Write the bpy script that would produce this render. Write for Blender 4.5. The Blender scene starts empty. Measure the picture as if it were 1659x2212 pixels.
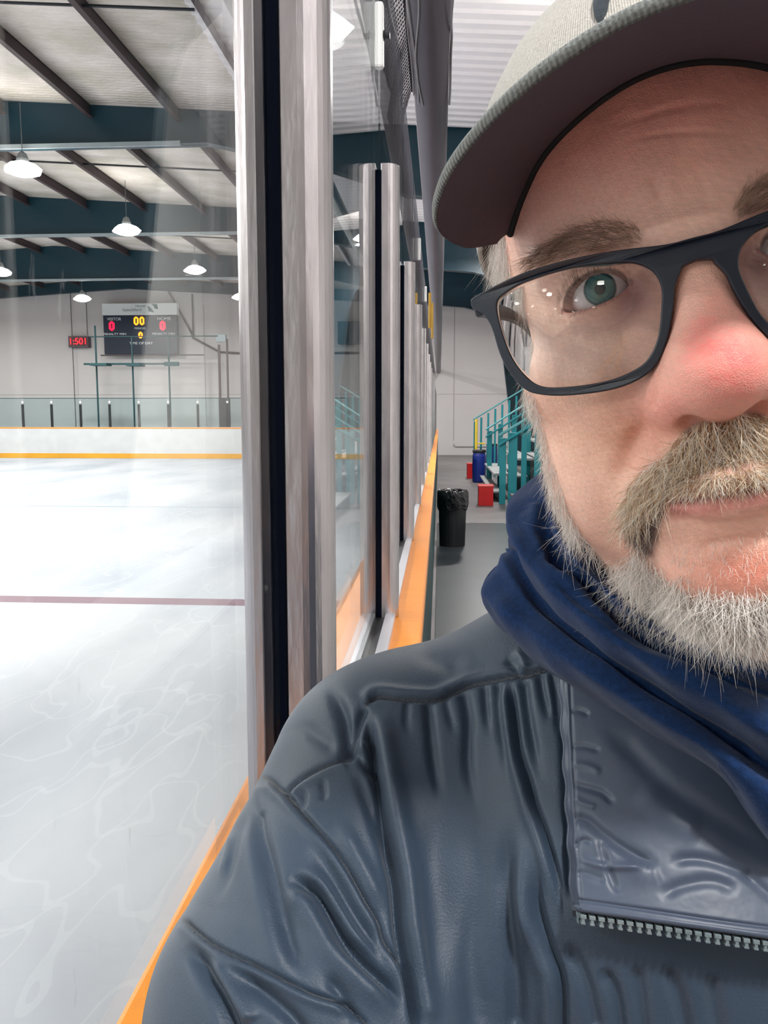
import bpy, bmesh, math, random
import numpy as np
from mathutils import Vector, Matrix
random.seed(7); RNG = np.random.default_rng(11)
C = bpy.context.scene.collection
PI = math.pi

# ---------------------------------------------------------------- materials
def lin(c):
    return tuple(((x/255)/12.92 if x/255 <= .04045 else ((x/255+.055)/1.055)**2.4) for x in c)

def new_mat(name):
    m = bpy.data.materials.new(name); m.use_nodes = True
    nt = m.node_tree
    return m, nt, nt.nodes['Principled BSDF']

def mat(name, rgb, rough=.5, metal=0., var=.06, scale=6., bump=0., bscale=60., bdist=.002, stretch=(1, 1, 1),
        emit=None, estr=0., rgb2=None, thr=None, spec=.5):
    m, nt, p = new_mat(name); N, L = nt.nodes, nt.links
    tc = N.new('ShaderNodeTexCoord'); mp = N.new('ShaderNodeMapping')
    mp.inputs['Scale'].default_value = stretch
    L.new(tc.outputs['Object'], mp.inputs[0])
    nz = N.new('ShaderNodeTexNoise'); nz.inputs['Scale'].default_value = scale; nz.inputs['Detail'].default_value = 4
    L.new(mp.outputs[0], nz.inputs['Vector'])
    cr = N.new('ShaderNodeValToRGB')
    a = lin(rgb); b = lin(rgb2) if rgb2 else None
    if b:
        lo, hi = thr or (.4, .6)
        cr.color_ramp.elements[0].position = lo; cr.color_ramp.elements[1].position = hi
        cr.color_ramp.elements[0].color = (*a, 1); cr.color_ramp.elements[1].color = (*b, 1)
    else:
        cr.color_ramp.elements[0].position = .25; cr.color_ramp.elements[1].position = .75
        cr.color_ramp.elements[0].color = (*[x*(1-var) for x in a], 1)
        cr.color_ramp.elements[1].color = (*[min(1, x*(1+var)) for x in a], 1)
    L.new(nz.outputs['Fac'], cr.inputs[0]); L.new(cr.outputs[0], p.inputs['Base Color'])
    p.inputs['Roughness'].default_value = rough; p.inputs['Metallic'].default_value = metal
    p.inputs['Specular IOR Level'].default_value = spec
    if bump:
        n2 = N.new('ShaderNodeTexNoise'); n2.inputs['Scale'].default_value = bscale; n2.inputs['Detail'].default_value = 3
        L.new(mp.outputs[0], n2.inputs['Vector'])
        bp = N.new('ShaderNodeBump'); bp.inputs['Strength'].default_value = bump; bp.inputs['Distance'].default_value = bdist
        L.new(n2.outputs['Fac'], bp.inputs['Height']); L.new(bp.outputs[0], p.inputs['Normal'])
    if emit:
        p.inputs['Emission Color'].default_value = (*lin(emit), 1); p.inputs['Emission Strength'].default_value = estr
    return m

# ---------------------------------------------------------------- mesh builder
class MB:
    def __init__(s): s.v = []; s.f = []
    def add(s, vs, fs):
        o = len(s.v); s.v += [tuple(v) for v in vs]; s.f += [tuple(i+o for i in f) for f in fs]; return s
    def box(s, a, b):
        x0, y0, z0 = a; x1, y1, z1 = b
        return s.add([(x0, y0, z0), (x1, y0, z0), (x1, y1, z0), (x0, y1, z0), (x0, y0, z1), (x1, y0, z1), (x1, y1, z1), (x0, y1, z1)],
                     [(0, 3, 2, 1), (4, 5, 6, 7), (0, 1, 5, 4), (1, 2, 6, 5), (2, 3, 7, 6), (3, 0, 4, 7)])
    def prism(s, pts, axis, a, b):
        """pts 2D polygon, extruded along axis ('x','y','z') between a and b"""
        def P(p, t): return {'x': (t, p[0], p[1]), 'y': (p[0], t, p[1]), 'z': (p[0], p[1], t)}[axis]
        n = len(pts)
        return s.add([P(p, a) for p in pts]+[P(p, b) for p in pts],
                     [tuple(range(n))[::-1], tuple(range(n, 2*n))]+[(i, (i+1) % n, n+(i+1) % n, n+i) for i in range(n)])
    def tube(s, path, r, n=8, cap=True):
        path = [Vector(p) for p in path]; rs = r if isinstance(r, (list, tuple)) else [r]*len(path)
        vs = []; up = None
        for i, p in enumerate(path):
            t = (path[min(i+1, len(path)-1)]-path[max(i-1, 0)]).normalized()
            if up is None:
                up = Vector((0, 0, 1)) if abs(t.z) < .9 else Vector((1, 0, 0))
            u = t.cross(up).normalized(); w = u.cross(t).normalized(); up = w
            for k in range(n):
                a = 2*PI*(k+.5)/n; vs.append(p+(u*math.cos(a)+w*math.sin(a))*rs[i])
        fs = []
        for i in range(len(path)-1):
            for k in range(n):
                fs.append((i*n+k, i*n+(k+1) % n, (i+1)*n+(k+1) % n, (i+1)*n+k))
        if cap:
            fs.append(tuple(range(n))[::-1]); fs.append(tuple((len(path)-1)*n+k for k in range(n)))
        return s.add(vs, fs)
    def lathe(s, prof, c=(0, 0, 0), n=24, capb=True, capt=True):
        vs = []
        for r, z in prof:
            for k in range(n):
                a = 2*PI*k/n; vs.append((c[0]+r*math.cos(a), c[1]+r*math.sin(a), c[2]+z))
        m = len(prof); fs = [(i*n+k, i*n+(k+1) % n, (i+1)*n+(k+1) % n, (i+1)*n+k) for i in range(m-1) for k in range(n)]
        if capb: fs.append(tuple(range(n))[::-1])
        if capt: fs.append(tuple((m-1)*n+k for k in range(n)))
        return s.add(vs, fs)
    def build(s, name, m, parent=None, smooth=False, bevel=0., loc=None):
        me = bpy.data.meshes.new(name); me.from_pydata(s.v, [], s.f); me.update()
        return link(name, me, m, parent, smooth, bevel, loc)

def link(name, me, m, parent=None, smooth=False, bevel=0., loc=None):
    o = bpy.data.objects.new(name, me); C.objects.link(o)
    if m: me.materials.append(m)
    if smooth: me.polygons.foreach_set('use_smooth', [True]*len(me.polygons))
    if bevel:
        b = o.modifiers.new('bevel', 'BEVEL'); b.width = bevel; b.segments = 2; b.limit_method = 'ANGLE'
    if parent: o.parent = parent
    if loc is not None: o.location = loc
    return o

def tag(o, label=None, cat=None, group=None, kind=None):
    if label: o['label'] = label
    if cat: o['category'] = cat
    if group: o['group'] = group
    if kind: o['kind'] = kind
    return o
def struct(o): o['kind'] = 'structure'; return o
def thing(name, label, cat, loc=(0, 0, 0), group=None):
    o = bpy.data.objects.new(name, None); C.objects.link(o); o.location = loc; o.empty_display_size = .1
    return tag(o, label, cat, group)
def copy_tree(o, loc=None, label=None, parent=None, off=None):
    c = o.copy(); C.objects.link(c)
    if parent: c.parent = parent
    for ch in list(o.children): copy_tree(ch, parent=c)
    if loc is not None: c.location = loc
    if label: c['label'] = label
    return c
def text_mb(txt, size, font_extrude=0.):
    cu = bpy.data.curves.new('txt', 'FONT'); cu.body = txt; cu.size = size; cu.align_x = 'CENTER'; cu.align_y = 'CENTER'
    cu.extrude = font_extrude
    o = bpy.data.objects.new('txt', cu); C.objects.link(o)
    dg = bpy.context.evaluated_depsgraph_get(); me = bpy.data.meshes.new_from_object(o.evaluated_get(dg))
    mb = MB(); mb.v = [tuple(v.co) for v in me.vertices]; mb.f = [tuple(p.vertices) for p in me.polygons]
    bpy.data.objects.remove(o); bpy.data.curves.remove(cu); bpy.data.meshes.remove(me)
    return mb
ORD = ['first', 'second', 'third', 'fourth', 'fifth', 'sixth', 'seventh', 'eighth', 'ninth', 'tenth', 'eleventh', 'twelfth', 'thirteenth',
       'fourteenth', 'fifteenth', 'sixteenth', 'seventeenth', 'eighteenth', 'nineteenth', 'twentieth', 'twenty-first', 'twenty-second',
       'twenty-third', 'twenty-fourth', 'twenty-fifth']

# ---------------------------------------------------------------- camera model (1659 x 2212 frame)
F, CX, CY, CH = 1800., 829.5, 1106., 1.557
YAW = math.radians(3.80); PIT = math.radians(6.75)
Rt = np.array([math.cos(YAW), math.sin(YAW), 0])
Fw = np.array([-math.sin(YAW)*math.cos(PIT), math.cos(YAW)*math.cos(PIT), -math.sin(PIT)])
Up = np.cross(Rt, Fw)
RC = np.stack([Rt, Fw, Up], 1)                      # camera axes (right, forward, up) -> world
CAM = np.array([0, 0, CH])
def unproj(u, v, d):
    """world point seen at pixel (u,v) at forward distance d"""
    u, v, d = np.broadcast_arrays(np.asarray(u, float), np.asarray(v, float), np.asarray(d, float))
    c = np.stack([(u-CX)/F*d, d, (CY-v)/F*d], -1)
    return c@RC.T+CAM
def project(P):
    c = (np.asarray(P)-CAM)@RC
    return CX+F*c[..., 0]/c[..., 1], CY-F*c[..., 2]/c[..., 1], c[..., 1]
# ================================================================ ARENA
M = {}
M['wall'] = mat('precast_wall', (214, 208, 208), .85, var=.04, scale=.6, bump=.15, bscale=30)
M['wall2'] = mat('painted_side_wall', (205, 203, 200), .85, var=.04, scale=.6)
M['concrete'] = mat('concrete_floor', (116, 111, 111), .5, var=.25, scale=1.3, bump=.2, bscale=40)
M['mat'] = mat('rubber_matting', (40, 44, 48), .36, var=.35, scale=2.2, bump=.3, bscale=80)
M['green'] = mat('teal_painted_steel', (5, 50, 64), .45, var=.08, scale=1.)
M['teal'] = mat('bright_teal_paint', (24, 130, 140), .5, var=.12, scale=4)
M['tealdk'] = mat('dark_teal_panel', (18, 62, 66), .5, var=.1, scale=4)
M['purlin'] = mat('brown_primer_steel', (58, 38, 42), .6, var=.2, scale=2)
M['liner'] = mat('white_liner', (236, 232, 235), .6, var=.02)
M['flange'] = mat('galvanised_flange', (170, 182, 188), .4, .3, var=.06)
M['orange'] = mat('orange_plastic_cap', (250, 150, 30), .3, var=.07, scale=9, bump=.15, bscale=60, stretch=(1, 8, 1))
M['yellow'] = mat('yellow_kick_plastic', (222, 160, 40), .35, var=.12, scale=1.5)
M['board'] = mat('white_board_plastic', (206, 207, 208), .35, var=.06, scale=3)
M['alu'] = mat('scratched_aluminium', (204, 198, 201), .31, 1.0, var=.13, scale=18, stretch=(3, 3, .6), bump=.55, bscale=38, bdist=.0012)
M['alupale'] = mat('pale_aluminium_track', (206, 206, 212), .35, .6, var=.08, scale=8, stretch=(1, .2, 1))
M['rubber'] = mat('black_rubber_gasket', (7, 11, 22), .9, var=.2, scale=20, stretch=(1, 1, .1), spec=.03)
M['black'] = mat('black_plastic', (20, 22, 26), .45)
M['bag'] = mat('black_bin_liner', (14, 15, 18), .18, var=.1, bump=.9, bscale=22, bdist=.02)
M['red'] = mat('red_painted_box', (196, 26, 30), .45, var=.08)
M['blue'] = mat('blue_plastic', (22, 44, 128), .4, var=.08)
M['seat'] = mat('grey_bench_plank', (158, 160, 160), .5, var=.1)
M['ylw'] = mat('yellow_paint', (226, 196, 60), .5)
M['brown'] = mat('brown_steel_post', (92, 80, 80), .6)
M['pipe'] = mat('grey_painted_pipe', (100, 96, 104), .42, .25, var=.08, scale=10, stretch=(1, .3, 1))
M['net'] = mat('dark_netting_cord', (60, 58, 66), .8)
M['netw'] = mat('pale_netting_cord', (150, 146, 150), .8)
M['clip'] = mat('white_plastic_clip', (236, 236, 236), .35)
M['brass'] = mat('tarnished_brass', (190, 150, 70), .4, .7)
M['lamp'] = mat('lamp_reflector_glow', (255, 255, 250), .4, emit=(255, 250, 238), estr=16)
M['lamphead'] = mat('lamp_housing', (120, 124, 128), .4, .6)
M['duct'] = mat('pale_duct_wrap', (204, 206, 204), .6)

def glass_mat(name, tint=(.975, .995, .99)):
    m = bpy.data.materials.new(name); m.use_nodes = True; nt = m.node_tree; N, L = nt.nodes, nt.links
    N.remove(N['Principled BSDF']); out = N['Material Output']
    tr = N.new('ShaderNodeBsdfTransparent'); tr.inputs[0].default_value = (*tint, 1)
    gl = N.new('ShaderNodeBsdfGlossy'); gl.inputs['Roughness'].default_value = .012
    fr = N.new('ShaderNodeFresnel'); geo = N.new('ShaderNodeNewGeometry'); mr = N.new('ShaderNodeMapRange')
    mr.inputs[3].default_value = 1.24; mr.inputs[4].default_value = 1/1.24     # same reflectance from either face of the thin sheet
    L.new(geo.outputs['Backfacing'], mr.inputs[0]); L.new(mr.outputs[0], fr.inputs['IOR'])
    mx = N.new('ShaderNodeMixShader'); L.new(fr.outputs[0], mx.inputs[0]); L.new(tr.outputs[0], mx.inputs[1]); L.new(gl.outputs[0], mx.inputs[2])
    # scuffs: sparse pale puck marks in the sheet
    tc = N.new('ShaderNodeTexCoord'); mp = N.new('ShaderNodeMapping'); mp.inputs['Scale'].default_value = (1, 3, 1); mp.inputs['Rotation'].default_value = (.4, 0, 0)
    nz = N.new('ShaderNodeTexNoise'); nz.inputs['Scale'].default_value = 16; nz.inputs['Detail'].default_value = 8
    cr = N.new('ShaderNodeValToRGB'); cr.color_ramp.elements[0].position = .70; cr.color_ramp.elements[1].position = .80
    cr.color_ramp.elements[0].color = (0, 0, 0, 1); cr.color_ramp.elements[1].color = (.3, .3, .3, 1)
    L.new(tc.outputs['Object'], mp.inputs[0]); L.new(mp.outputs[0], nz.inputs['Vector']); L.new(nz.outputs['Fac'], cr.inputs[0])
    df = N.new('ShaderNodeBsdfDiffuse'); df.inputs[0].default_value = (.85, .88, .88, 1)
    m2 = N.new('ShaderNodeMixShader'); L.new(cr.outputs[0], m2.inputs[0]); L.new(mx.outputs[0], m2.inputs[1]); L.new(df.outputs[0], m2.inputs[2])
    L.new(m2.outputs[0], out.inputs['Surface'])
    return m
M['glass'] = glass_mat('clear_rink_glass')
M['glassfar'] = glass_mat('teal_tinted_rink_glass', (.86, .94, .95))

def ice_mat():
    m, nt, p = new_mat('rink_ice'); N, L = nt.nodes, nt.links
    tc = N.new('ShaderNodeTexCoord')
    def noise(scale, st, rot=0, det=6, src=None):
        mp = N.new('ShaderNodeMapping'); mp.inputs['Scale'].default_value = st; mp.inputs['Rotation'].default_value = (0, 0, rot)
        L.new(tc.outputs['Object'], mp.inputs[0]); n = N.new('ShaderNodeTexNoise'); n.inputs['Scale'].default_value = scale
        n.inputs['Detail'].default_value = det; L.new(mp.outputs[0], n.inputs['Vector']); return n.outputs['Fac']
    a = noise(.7, (1, .35, 1), .5); cr = N.new('ShaderNodeValToRGB')
    cr.color_ramp.elements[0].position = .3; cr.color_ramp.elements[0].color = (*lin((152, 158, 167)), 1)
    cr.color_ramp.elements[1].position = .62; cr.color_ramp.elements[1].color = (*lin((182, 184, 190)), 1)
    L.new(a, cr.inputs[0]); col = cr.outputs[0]
    def mixc(fac, c2, src):
        mx = N.new('ShaderNodeMix'); mx.data_type = 'RGBA'; L.new(fac, mx.inputs[0]); L.new(src, mx.inputs[6]); mx.inputs[7].default_value = (*lin(c2), 1); return mx.outputs[2]
    # skate scratches: thin contour bands of large distorted noise
    for sc, st, rot, w, c2 in ((1.6, (1, .5, 1), .9, .004, (216, 218, 222)), (1.9, (.5, 1, 1), .3, .003, (158, 166, 174)), (2.4, (1, .3, 1), 2.2, .008, (214, 217, 221))):
        n = noise(sc, st, rot, 2); s = N.new('ShaderNodeMath'); s.operation = 'SUBTRACT'; L.new(n, s.inputs[0]); s.inputs[1].default_value = .5
        ab = N.new('ShaderNodeMath'); ab.operation = 'ABSOLUTE'; L.new(s.outputs[0], ab.inputs[0])
        lt = N.new('ShaderNodeMath'); lt.operation = 'LESS_THAN'; L.new(ab.outputs[0], lt.inputs[0]); lt.inputs[1].default_value = w
        k = N.new('ShaderNodeMath'); k.operation = 'MULTIPLY'; L.new(lt.outputs[0], k.inputs[0]); k.inputs[1].default_value = .13
        col = mixc(k.outputs[0], c2, col)
    # painted lines across the ice (object y), and a small face-off dot
    sx = N.new('ShaderNodeSeparateXYZ'); L.new(tc.outputs['Object'], sx.inputs[0])
    def band(y0, hw, c2, st):
        nonlocal col
        d = N.new('ShaderNodeMath'); d.operation = 'SUBTRACT'; L.new(sx.outputs[1], d.inputs[0]); d.inputs[1].default_value = y0
        ab = N.new('ShaderNodeMath'); ab.operation = 'ABSOLUTE'; L.new(d.outputs[0], ab.inputs[0])
        lt = N.new('ShaderNodeMath'); lt.operation = 'LESS_THAN'; L.new(ab.outputs[0], lt.inputs[0]); lt.inputs[1].default_value = hw
        k = N.new('ShaderNodeMath'); k.operation = 'MULTIPLY'; L.new(lt.outputs[0], k.inputs[0]); k.inputs[1].default_value = st
        col = mixc(k.outputs[0], c2, col)
    band(6.68, .12, (118, 88, 100), .9); band(13.6, .07, (140, 152, 160), .9); band(27.2, .05, (190, 196, 204), .6)
    v = N.new('ShaderNodeVectorMath'); v.operation = 'DISTANCE'; L.new(tc.outputs['Object'], v.inputs[0]); v.inputs[1].default_value = (-6.05, 12.35, 0)
    lt = N.new('ShaderNodeMath'); lt.operation = 'LESS_THAN'; L.new(v.outputs['Value'], lt.inputs[0]); lt.inputs[1].default_value = .3
    k = N.new('ShaderNodeMath'); k.operation = 'MULTIPLY'; L.new(lt.outputs[0], k.inputs[0]); k.inputs[1].default_value = .7
    col = mixc(k.outputs[0], (176, 178, 184), col)
    L.new(col, p.inputs['Base Color'])
    p.inputs['Roughness'].default_value = .55; p.inputs['IOR'].default_value = 1.31; p.inputs['Specular IOR Level'].default_value = .3
    b = N.new('ShaderNodeBump'); b.inputs['Strength'].default_value = .35; b.inputs['Distance'].default_value = .004
    L.new(noise(14, (1, .6, 1), .7, 5), b.inputs['Height']); L.new(b.outputs[0], p.inputs['Normal'])
    return m
M['ice'] = ice_mat()

def roof_mat():
    m, nt, p = new_mat('stained_roof_insulation'); N, L = nt.nodes, nt.links
    tc = N.new('ShaderNodeTexCoord')
    mp = N.new('ShaderNodeMapping'); mp.inputs['Scale'].default_value = (.9, 1.2, 1); L.new(tc.outputs['Object'], mp.inputs[0])
    n = N.new('ShaderNodeTexNoise'); n.inputs['Scale'].default_value = 1.3; n.inputs['Detail'].default_value = 7; L.new(mp.outputs[0], n.inputs['Vector'])
    cr = N.new('ShaderNodeValToRGB'); cr.color_ramp.elements[0].position = .3; cr.color_ramp.elements[0].color = (*lin((198, 191, 176)), 1)
    cr.color_ramp.elements[1].position = .65; cr.color_ramp.elements[1].color = (*lin((238, 226, 220)), 1); L.new(n.outputs['Fac'], cr.inputs[0])
    L.new(cr.outputs[0], p.inputs['Base Color']); p.inputs['Roughness'].default_value = .7
    w = N.new('ShaderNodeTexWave'); w.bands_direction = 'Y'; w.inputs['Scale'].default_value = 3.2; w.inputs['Distortion'].default_value = 5; w.inputs['Detail'].default_value = 4; w.inputs['Detail Scale'].default_value = 2.5
    L.new(tc.outputs['Object'], w.inputs['Vector'])
    b = N.new('ShaderNodeBump'); b.inputs['Strength'].default_value = .55; b.inputs['Distance'].default_value = .03
    L.new(w.outputs['Fac'], b.inputs['Height']); L.new(b.outputs[0], p.inputs['Normal'])
    return m
M['roof'] = roof_mat()

XL, XR, YB, YF, AP = -26.4, 3.0, -16.0, 31.5, -11.7
def roofz(x): return 6.62-.065*abs(x-AP)
# shell
struct(MB().box((-.30, YB, -.3), (XR+.4, YF+.3, 0)).build('floor', M['concrete']))
struct(MB().box((XL, YB, -.3), (-.30, YF+.3, -.02)).build('trim_1', M['concrete']))
struct(MB().box((XL, YF, -.3), (XR+.3, YF+.3, 7)).build('wall_far', M['wall']))
struct(MB().box((XR, YB, -.3), (XR+.3, YF, 7)).build('wall_right', M['wall2']))
struct(MB().box((XL-.3, YB, -.3), (XL, YF, 7)).build('wall_left', M['wall2']))
struct(MB().box((XL-.3, YB-.3, -.3), (XR+.3, YB, 7)).build('wall_back', M['wall2']))
r = MB(); r.prism([(XL-.3, roofz(XL-.3)), (AP, roofz(AP)), (XR+.3, roofz(XR+.3)), (XR+.3, roofz(XR)+.3), (AP, roofz(AP)+.3), (XL-.3, roofz(XL)+.3)], 'y', YB-.3, YF+.3)
struct(r.build('ceiling', M['roof']))
# seams and conduit on the far wall
sm = mat('wall_joint', (168, 162, 164), .9)
struct(MB().box((.51, YF-.012, .55), (.53, YF+.01, 5.6)).box((-8.9, YF-.012, .2), (-8.88, YF+.01, 5.6)).build('trim_2', sm))
struct(MB().box((-26, YF-.008, 2.26), (3, YF+.01, 2.275)).build('trim_3', sm))
cd = MB().tube([(.53, YF-.03, .42), (.53, YF-.03, .36), (.60, YF-.03, .32), (2.9, YF-.03, .32)], .018, 6)
struct(cd.build('trim_4', sm))
# white ribbed liner under the roof on the spectator side
l = MB(); x0, x1 = -2.75, XR-.02; seg = []
y = -8.0; k = 0
bays = [(-6.1, 6.1), (6.4, 12.7), (13.1, 18.9), (19.3, 25.1), (25.5, 30.9)]
for (a, b) in bays:
    y = a; pr = []
    while y < b:
        pr.append((y, 0)); pr.append((y+.11, 0)); pr.append((y+.14, -.03)); pr.append((y+.20, -.03)); y += .23
    n = len(pr)
    vs = [(x0, p[0], roofz(x0)-.10+p[1]) for p in pr]+[(x1, p[0], roofz(x1)-.10+p[1]) for p in pr]
    l.add(vs, [(i, i+1, n+i+1, n+i) for i in range(n-1)])
lo = l.build('ceiling_liner', M['liner']); tag(lo, 'white ribbed metal liner panels under the roof above the spectator side', 'ceiling panel')
sd = lo.modifiers.new('s', 'SOLIDIFY'); sd.thickness = .01
# steel frames
FR = [6.35, 12.9, 19.1, 25.3]
lab = ['dark teal roof beam overhead, nearest of the frames, above the white liner', 'dark teal roof beam in front, with the pale lamp under its left end',
       'dark teal roof beam behind the first one, second from camera', 'dark teal roof beam nearest the scoreboard wall']
def half(sgn):
    pts = [(AP, 5.57), (-3.5, 5.57), (-1.8, 5.2), (-.5, 4.77), (.7, 4.66), (1.35, 4.5), (1.62, 4.25), (1.76, 3.9), (2.1, 1.4), (2.3, 0)]
    return pts
inn = half(1)
lower = [(2*AP-p[0], p[1]) for p in inn[::-1]][:-1]+inn
upper = [(2.95, 0), (2.95, roofz(2.95)-.02), (AP, roofz(AP)-.02), (2*AP-2.95, roofz(2.95)-.02), (2*AP-2.95, 0)]
for i, D in enumerate(FR):
    t = thing('roof_frame', lab[i], 'steel beam', (AP, D, 0), 'teal rigid frames carrying the roof')
    w = MB(); n = len(inn)
    def up(p): return (p[0], roofz(p[0])-.02) if p[1] > 4.3 or p[0] < 1.4 else (2.95, p[1])
    half_u = [(p[0], roofz(p[0])-.02) for p in inn[:6]]
    # web strips (right half then mirrored)
    quads = []
    for a in range(6-1): quads.append([inn[a], inn[a+1], half_u[a+1], half_u[a]])
    quads.append([inn[5], (2.95, inn[5][1]), (2.95, roofz(2.95)-.02), half_u[5]])
    for a in range(5, n-1): quads.append([inn[a], inn[a+1], (2.95, inn[a+1][1]), (2.95, inn[a][1])])
    for q in quads:
        for sg in (1, -1):
            qq = [((p[0] if sg > 0 else 2*AP-p[0])-AP, p[1]) for p in q]
            w.prism(qq, 'y', -.012, .012)
    w.build('web', M['green'], t)
    fl = MB()
    for a in range(n-1):
        p, q = Vector((inn[a][0], inn[a][1])), Vector((inn[a+1][0], inn[a+1][1])); d = (q-p).normalized(); nn = Vector((-d.y, d.x))*.02
        for sg in (1, -1):
            qq = [(p.x, p.y), (q.x, q.y), (q.x+nn.x, q.y+nn.y), (p.x+nn.x, p.y+nn.y)]
            fl.prism([((c[0] if sg > 0 else 2*AP-c[0])-AP, c[1]) for c in qq], 'y', -.11, .11)
    fl.build('bottom_flange', M['green'] if i in (0,) else M['green'], t)
    # pale angle along the straight part of the bottom flange
    MB().box((AP+3.5-AP-11.7+.0, -.13, 5.535), (-3.9-AP, -.10, 5.60)).build('edge_angle', M['flange'], t)
# end wall rafter
t = MB()
for sg in (1, -1):
    q = [(0, roofz(AP)-.42), (14.6, roofz(AP+14.6)-.38), (14.6, roofz(AP+14.6)-.02), (0, roofz(AP)-.02)]
    t.prism([(sg*c[0], c[1]) for c in q], 'y', 0, .2)
tag(t.build('end_rafter', M['green'], loc=(AP, 31.2, 0)), 'shallow dark rafter along the top of the scoreboard wall', 'steel beam')
# purlins
px = [-2.6-1.36*k for k in range(14)]
for k, x in enumerate(px):
    xx = x
    z = roofz(xx)
    p = MB().box((-.008, -15.6, -.20), (.008, 31.1, -.01)).box((-.008, -15.6, -.212), (.065, 31.1, -.20)).box((-.065, -15.6, -.02), (.008, 31.1, -.006))
    o = p.build('roof_purlin', M['purlin'], loc=(xx, 0, z-.005))
    tag(o, 'brown steel purlin under the roof sheeting, %s from the white liner' % ORD[k], 'purlin', 'purlins running the length of the roof')
for D, s in ((9.5, 'nearest'), (15.8, 'middle'), (22.2, 'farthest')):
    q = MB().tube([(-21, D, roofz(-21)-.11), (AP, D, roofz(AP)-.11), (-2.7, D, roofz(-2.7)-.11)], .018, 6)
    tag(q.build('bracing_rod', M['black']), 'thin dark rod tying the purlins together, %s of three' % s, 'rod', 'rods between the purlins')

# ---------------------------------------------------------------- ice and boards
iceo = MB()
R0 = 3.0; XI = -.25; YI = 28.4
def corner(off):
    """plan outline from the side boards round the corner to the far boards, offset outward by off"""
    cx, cy = XI-R0, YI-R0; pts = []
    for k in range(0, 13):
        a = PI/2*k/12; pts.append((cx+(R0+off)*math.cos(a), cy+(R0+off)*math.sin(a)))
    return pts
pl = [(-24.5, YB+.2), (XI, YB+.2)]+corner(0)+[(-24.5, YI)]
iceo.prism(pl, 'z', -.05, 0.0)
tag(iceo.build('ice_sheet', M['ice']), 'white scratched ice surface with a reddish line across it', 'ice', kind=None)
def wallstrip(offa, offb, z0, z1, ys=(YB+.3, YI-R0), xe=-24.4):
    a = [(XI+offa, ys[0])]+corner(offa)+[(xe, YI+offa)]; b = [(XI+offb, ys[0])]+corner(offb)+[(xe, YI+offb)]
    m = MB(); n = len(a)
    vs = [(*p, z0) for p in a]+[(*p, z0) for p in b]+[(*p, z1) for p in a]+[(*p, z1) for p in b]
    fs = []
    for i in range(n-1):
        fs += [(i, i+1, 2*n+i+1, 2*n+i), (n+i+1, n+i, 3*n+i, 3*n+i+1), (2*n+i, 2*n+i+1, 3*n+i+1, 3*n+i), (i+1, i, n+i, n+i+1)]
    fs += [(0, 2*n, 3*n, n), (n-1, 2*n-1, 4*n-1, 3*n-1)]
    return m.add(vs, fs)
db = thing('rink_boards', 'white rink boards with orange cap and yellow kick strip around the ice', 'rink boards', (XI, 0, 0))
def addb(name, mb, m, bevel=0):
    mb.v = [(v[0]-XI, v[1], v[2]) for v in mb.v]; return mb.build(name, m, db, bevel=bevel)
addb('board_panel', wallstrip(.0, .03, .0, 1.03), M['board'])
addb('kick_strip', wallstrip(-.012, .0, .005, .17), M['yellow'])
c = wallstrip(-.008, .214, 1.03, 1.07); addb('cap_rail', c, M['orange'], bevel=.006)
addb('outer_panel', wallstrip(.17, .20, 0, 1.03), M['tealdk'])
addb('board_frame', wallstrip(.03, .17, .98, 1.03), M['tealdk'])
tr = wallstrip(.082, .100, 1.07, 1.082); addb('glass_track', tr, M['alupale'])
tr = wallstrip(.125, .148, 1.07, 1.082); addb('glass_track', tr, M['alupale'])
tr = wallstrip(.098, .127, 1.07, 1.073); addb('glass_seal', tr, M['black'])
GX = -.137; GT = CH+1.19
# glass posts on the side: near one at y=.75
def rounded(cx, cy, hx, hy, sgn, n=14):
    """D-shaped section: flat towards the gasket, rounded outside"""
    pts = [(cx-sgn*hx, cy-hy), ]
    r = hx*1.25
    for k in range(n+1):
        a = -PI/2+PI*k/n
        pts.append((cx+sgn*(hx-r+r*math.cos(a)), cy+hy*math.sin(a)))
    pts.append((cx-sgn*hx, cy+hy)); out = []
    for p in pts:
        if not out or (abs(p[0]-out[-1][0])+abs(p[1]-out[-1][1])) > 1e-6: out.append(p)
    return out if sgn > 0 else out[::-1]
ZP = 2.115
pb = thing('glass_post', 'scratched aluminium glass post with black rubber seal, tallest and nearest the man', 'post', (GX, .755, 1.07), 'aluminium posts between the near glass panes')
MB().prism(rounded(.0215, 0, .0205, .032, 1), 'z', .0, ZP-1.07).build('channel', M['alu'], pb, smooth=False, bevel=.0015)
MB().prism(rounded(-.0305, 0, .0115, .032, -1), 'z', .0, ZP-1.07).build('channel', M['alu'], pb, smooth=False, bevel=.0015)
g = MB().box((-.019, -.031, 0), (-.0100, .031, ZP-1.085)).box((-.0090, -.034, 0), (.001, .034, ZP-1.085)).box((-.0100, -.026, 0), (-.0090, .026, ZP-1.085))
g.build('rubber_gasket', M['rubber'], pb)
SP = 1.22
for k in range(1, 21):
    yy = .755+SP*k
    if yy > YI-R0: break
    copy_tree(pb, (GX, yy, 1.07), 'aluminium glass post on the side boards, %s from the man' % ORD[k])
for k in range(-2, 21):
    y0 = .755+SP*k+.035; y1 = y0+SP-.07
    if y1 > YI-R0+.2: break
    lb = {-2: 'clear glass pane left of the man, behind the camera side', -1: 'clear glass pane beside the man, left of the nearest post'}.get(k, 'clear glass pane beyond the %s post along the side boards' % ORD[k] if k >= 0 else '')
    o = MB().box((-.006, 0, 0), (.006, y1-y0, GT-1.075)).build('glass_sheet', M['glass'], loc=(GX-.011, y0, 1.075))
    tag(o, lb, 'glass', 'tall panes on the near side boards')
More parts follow.
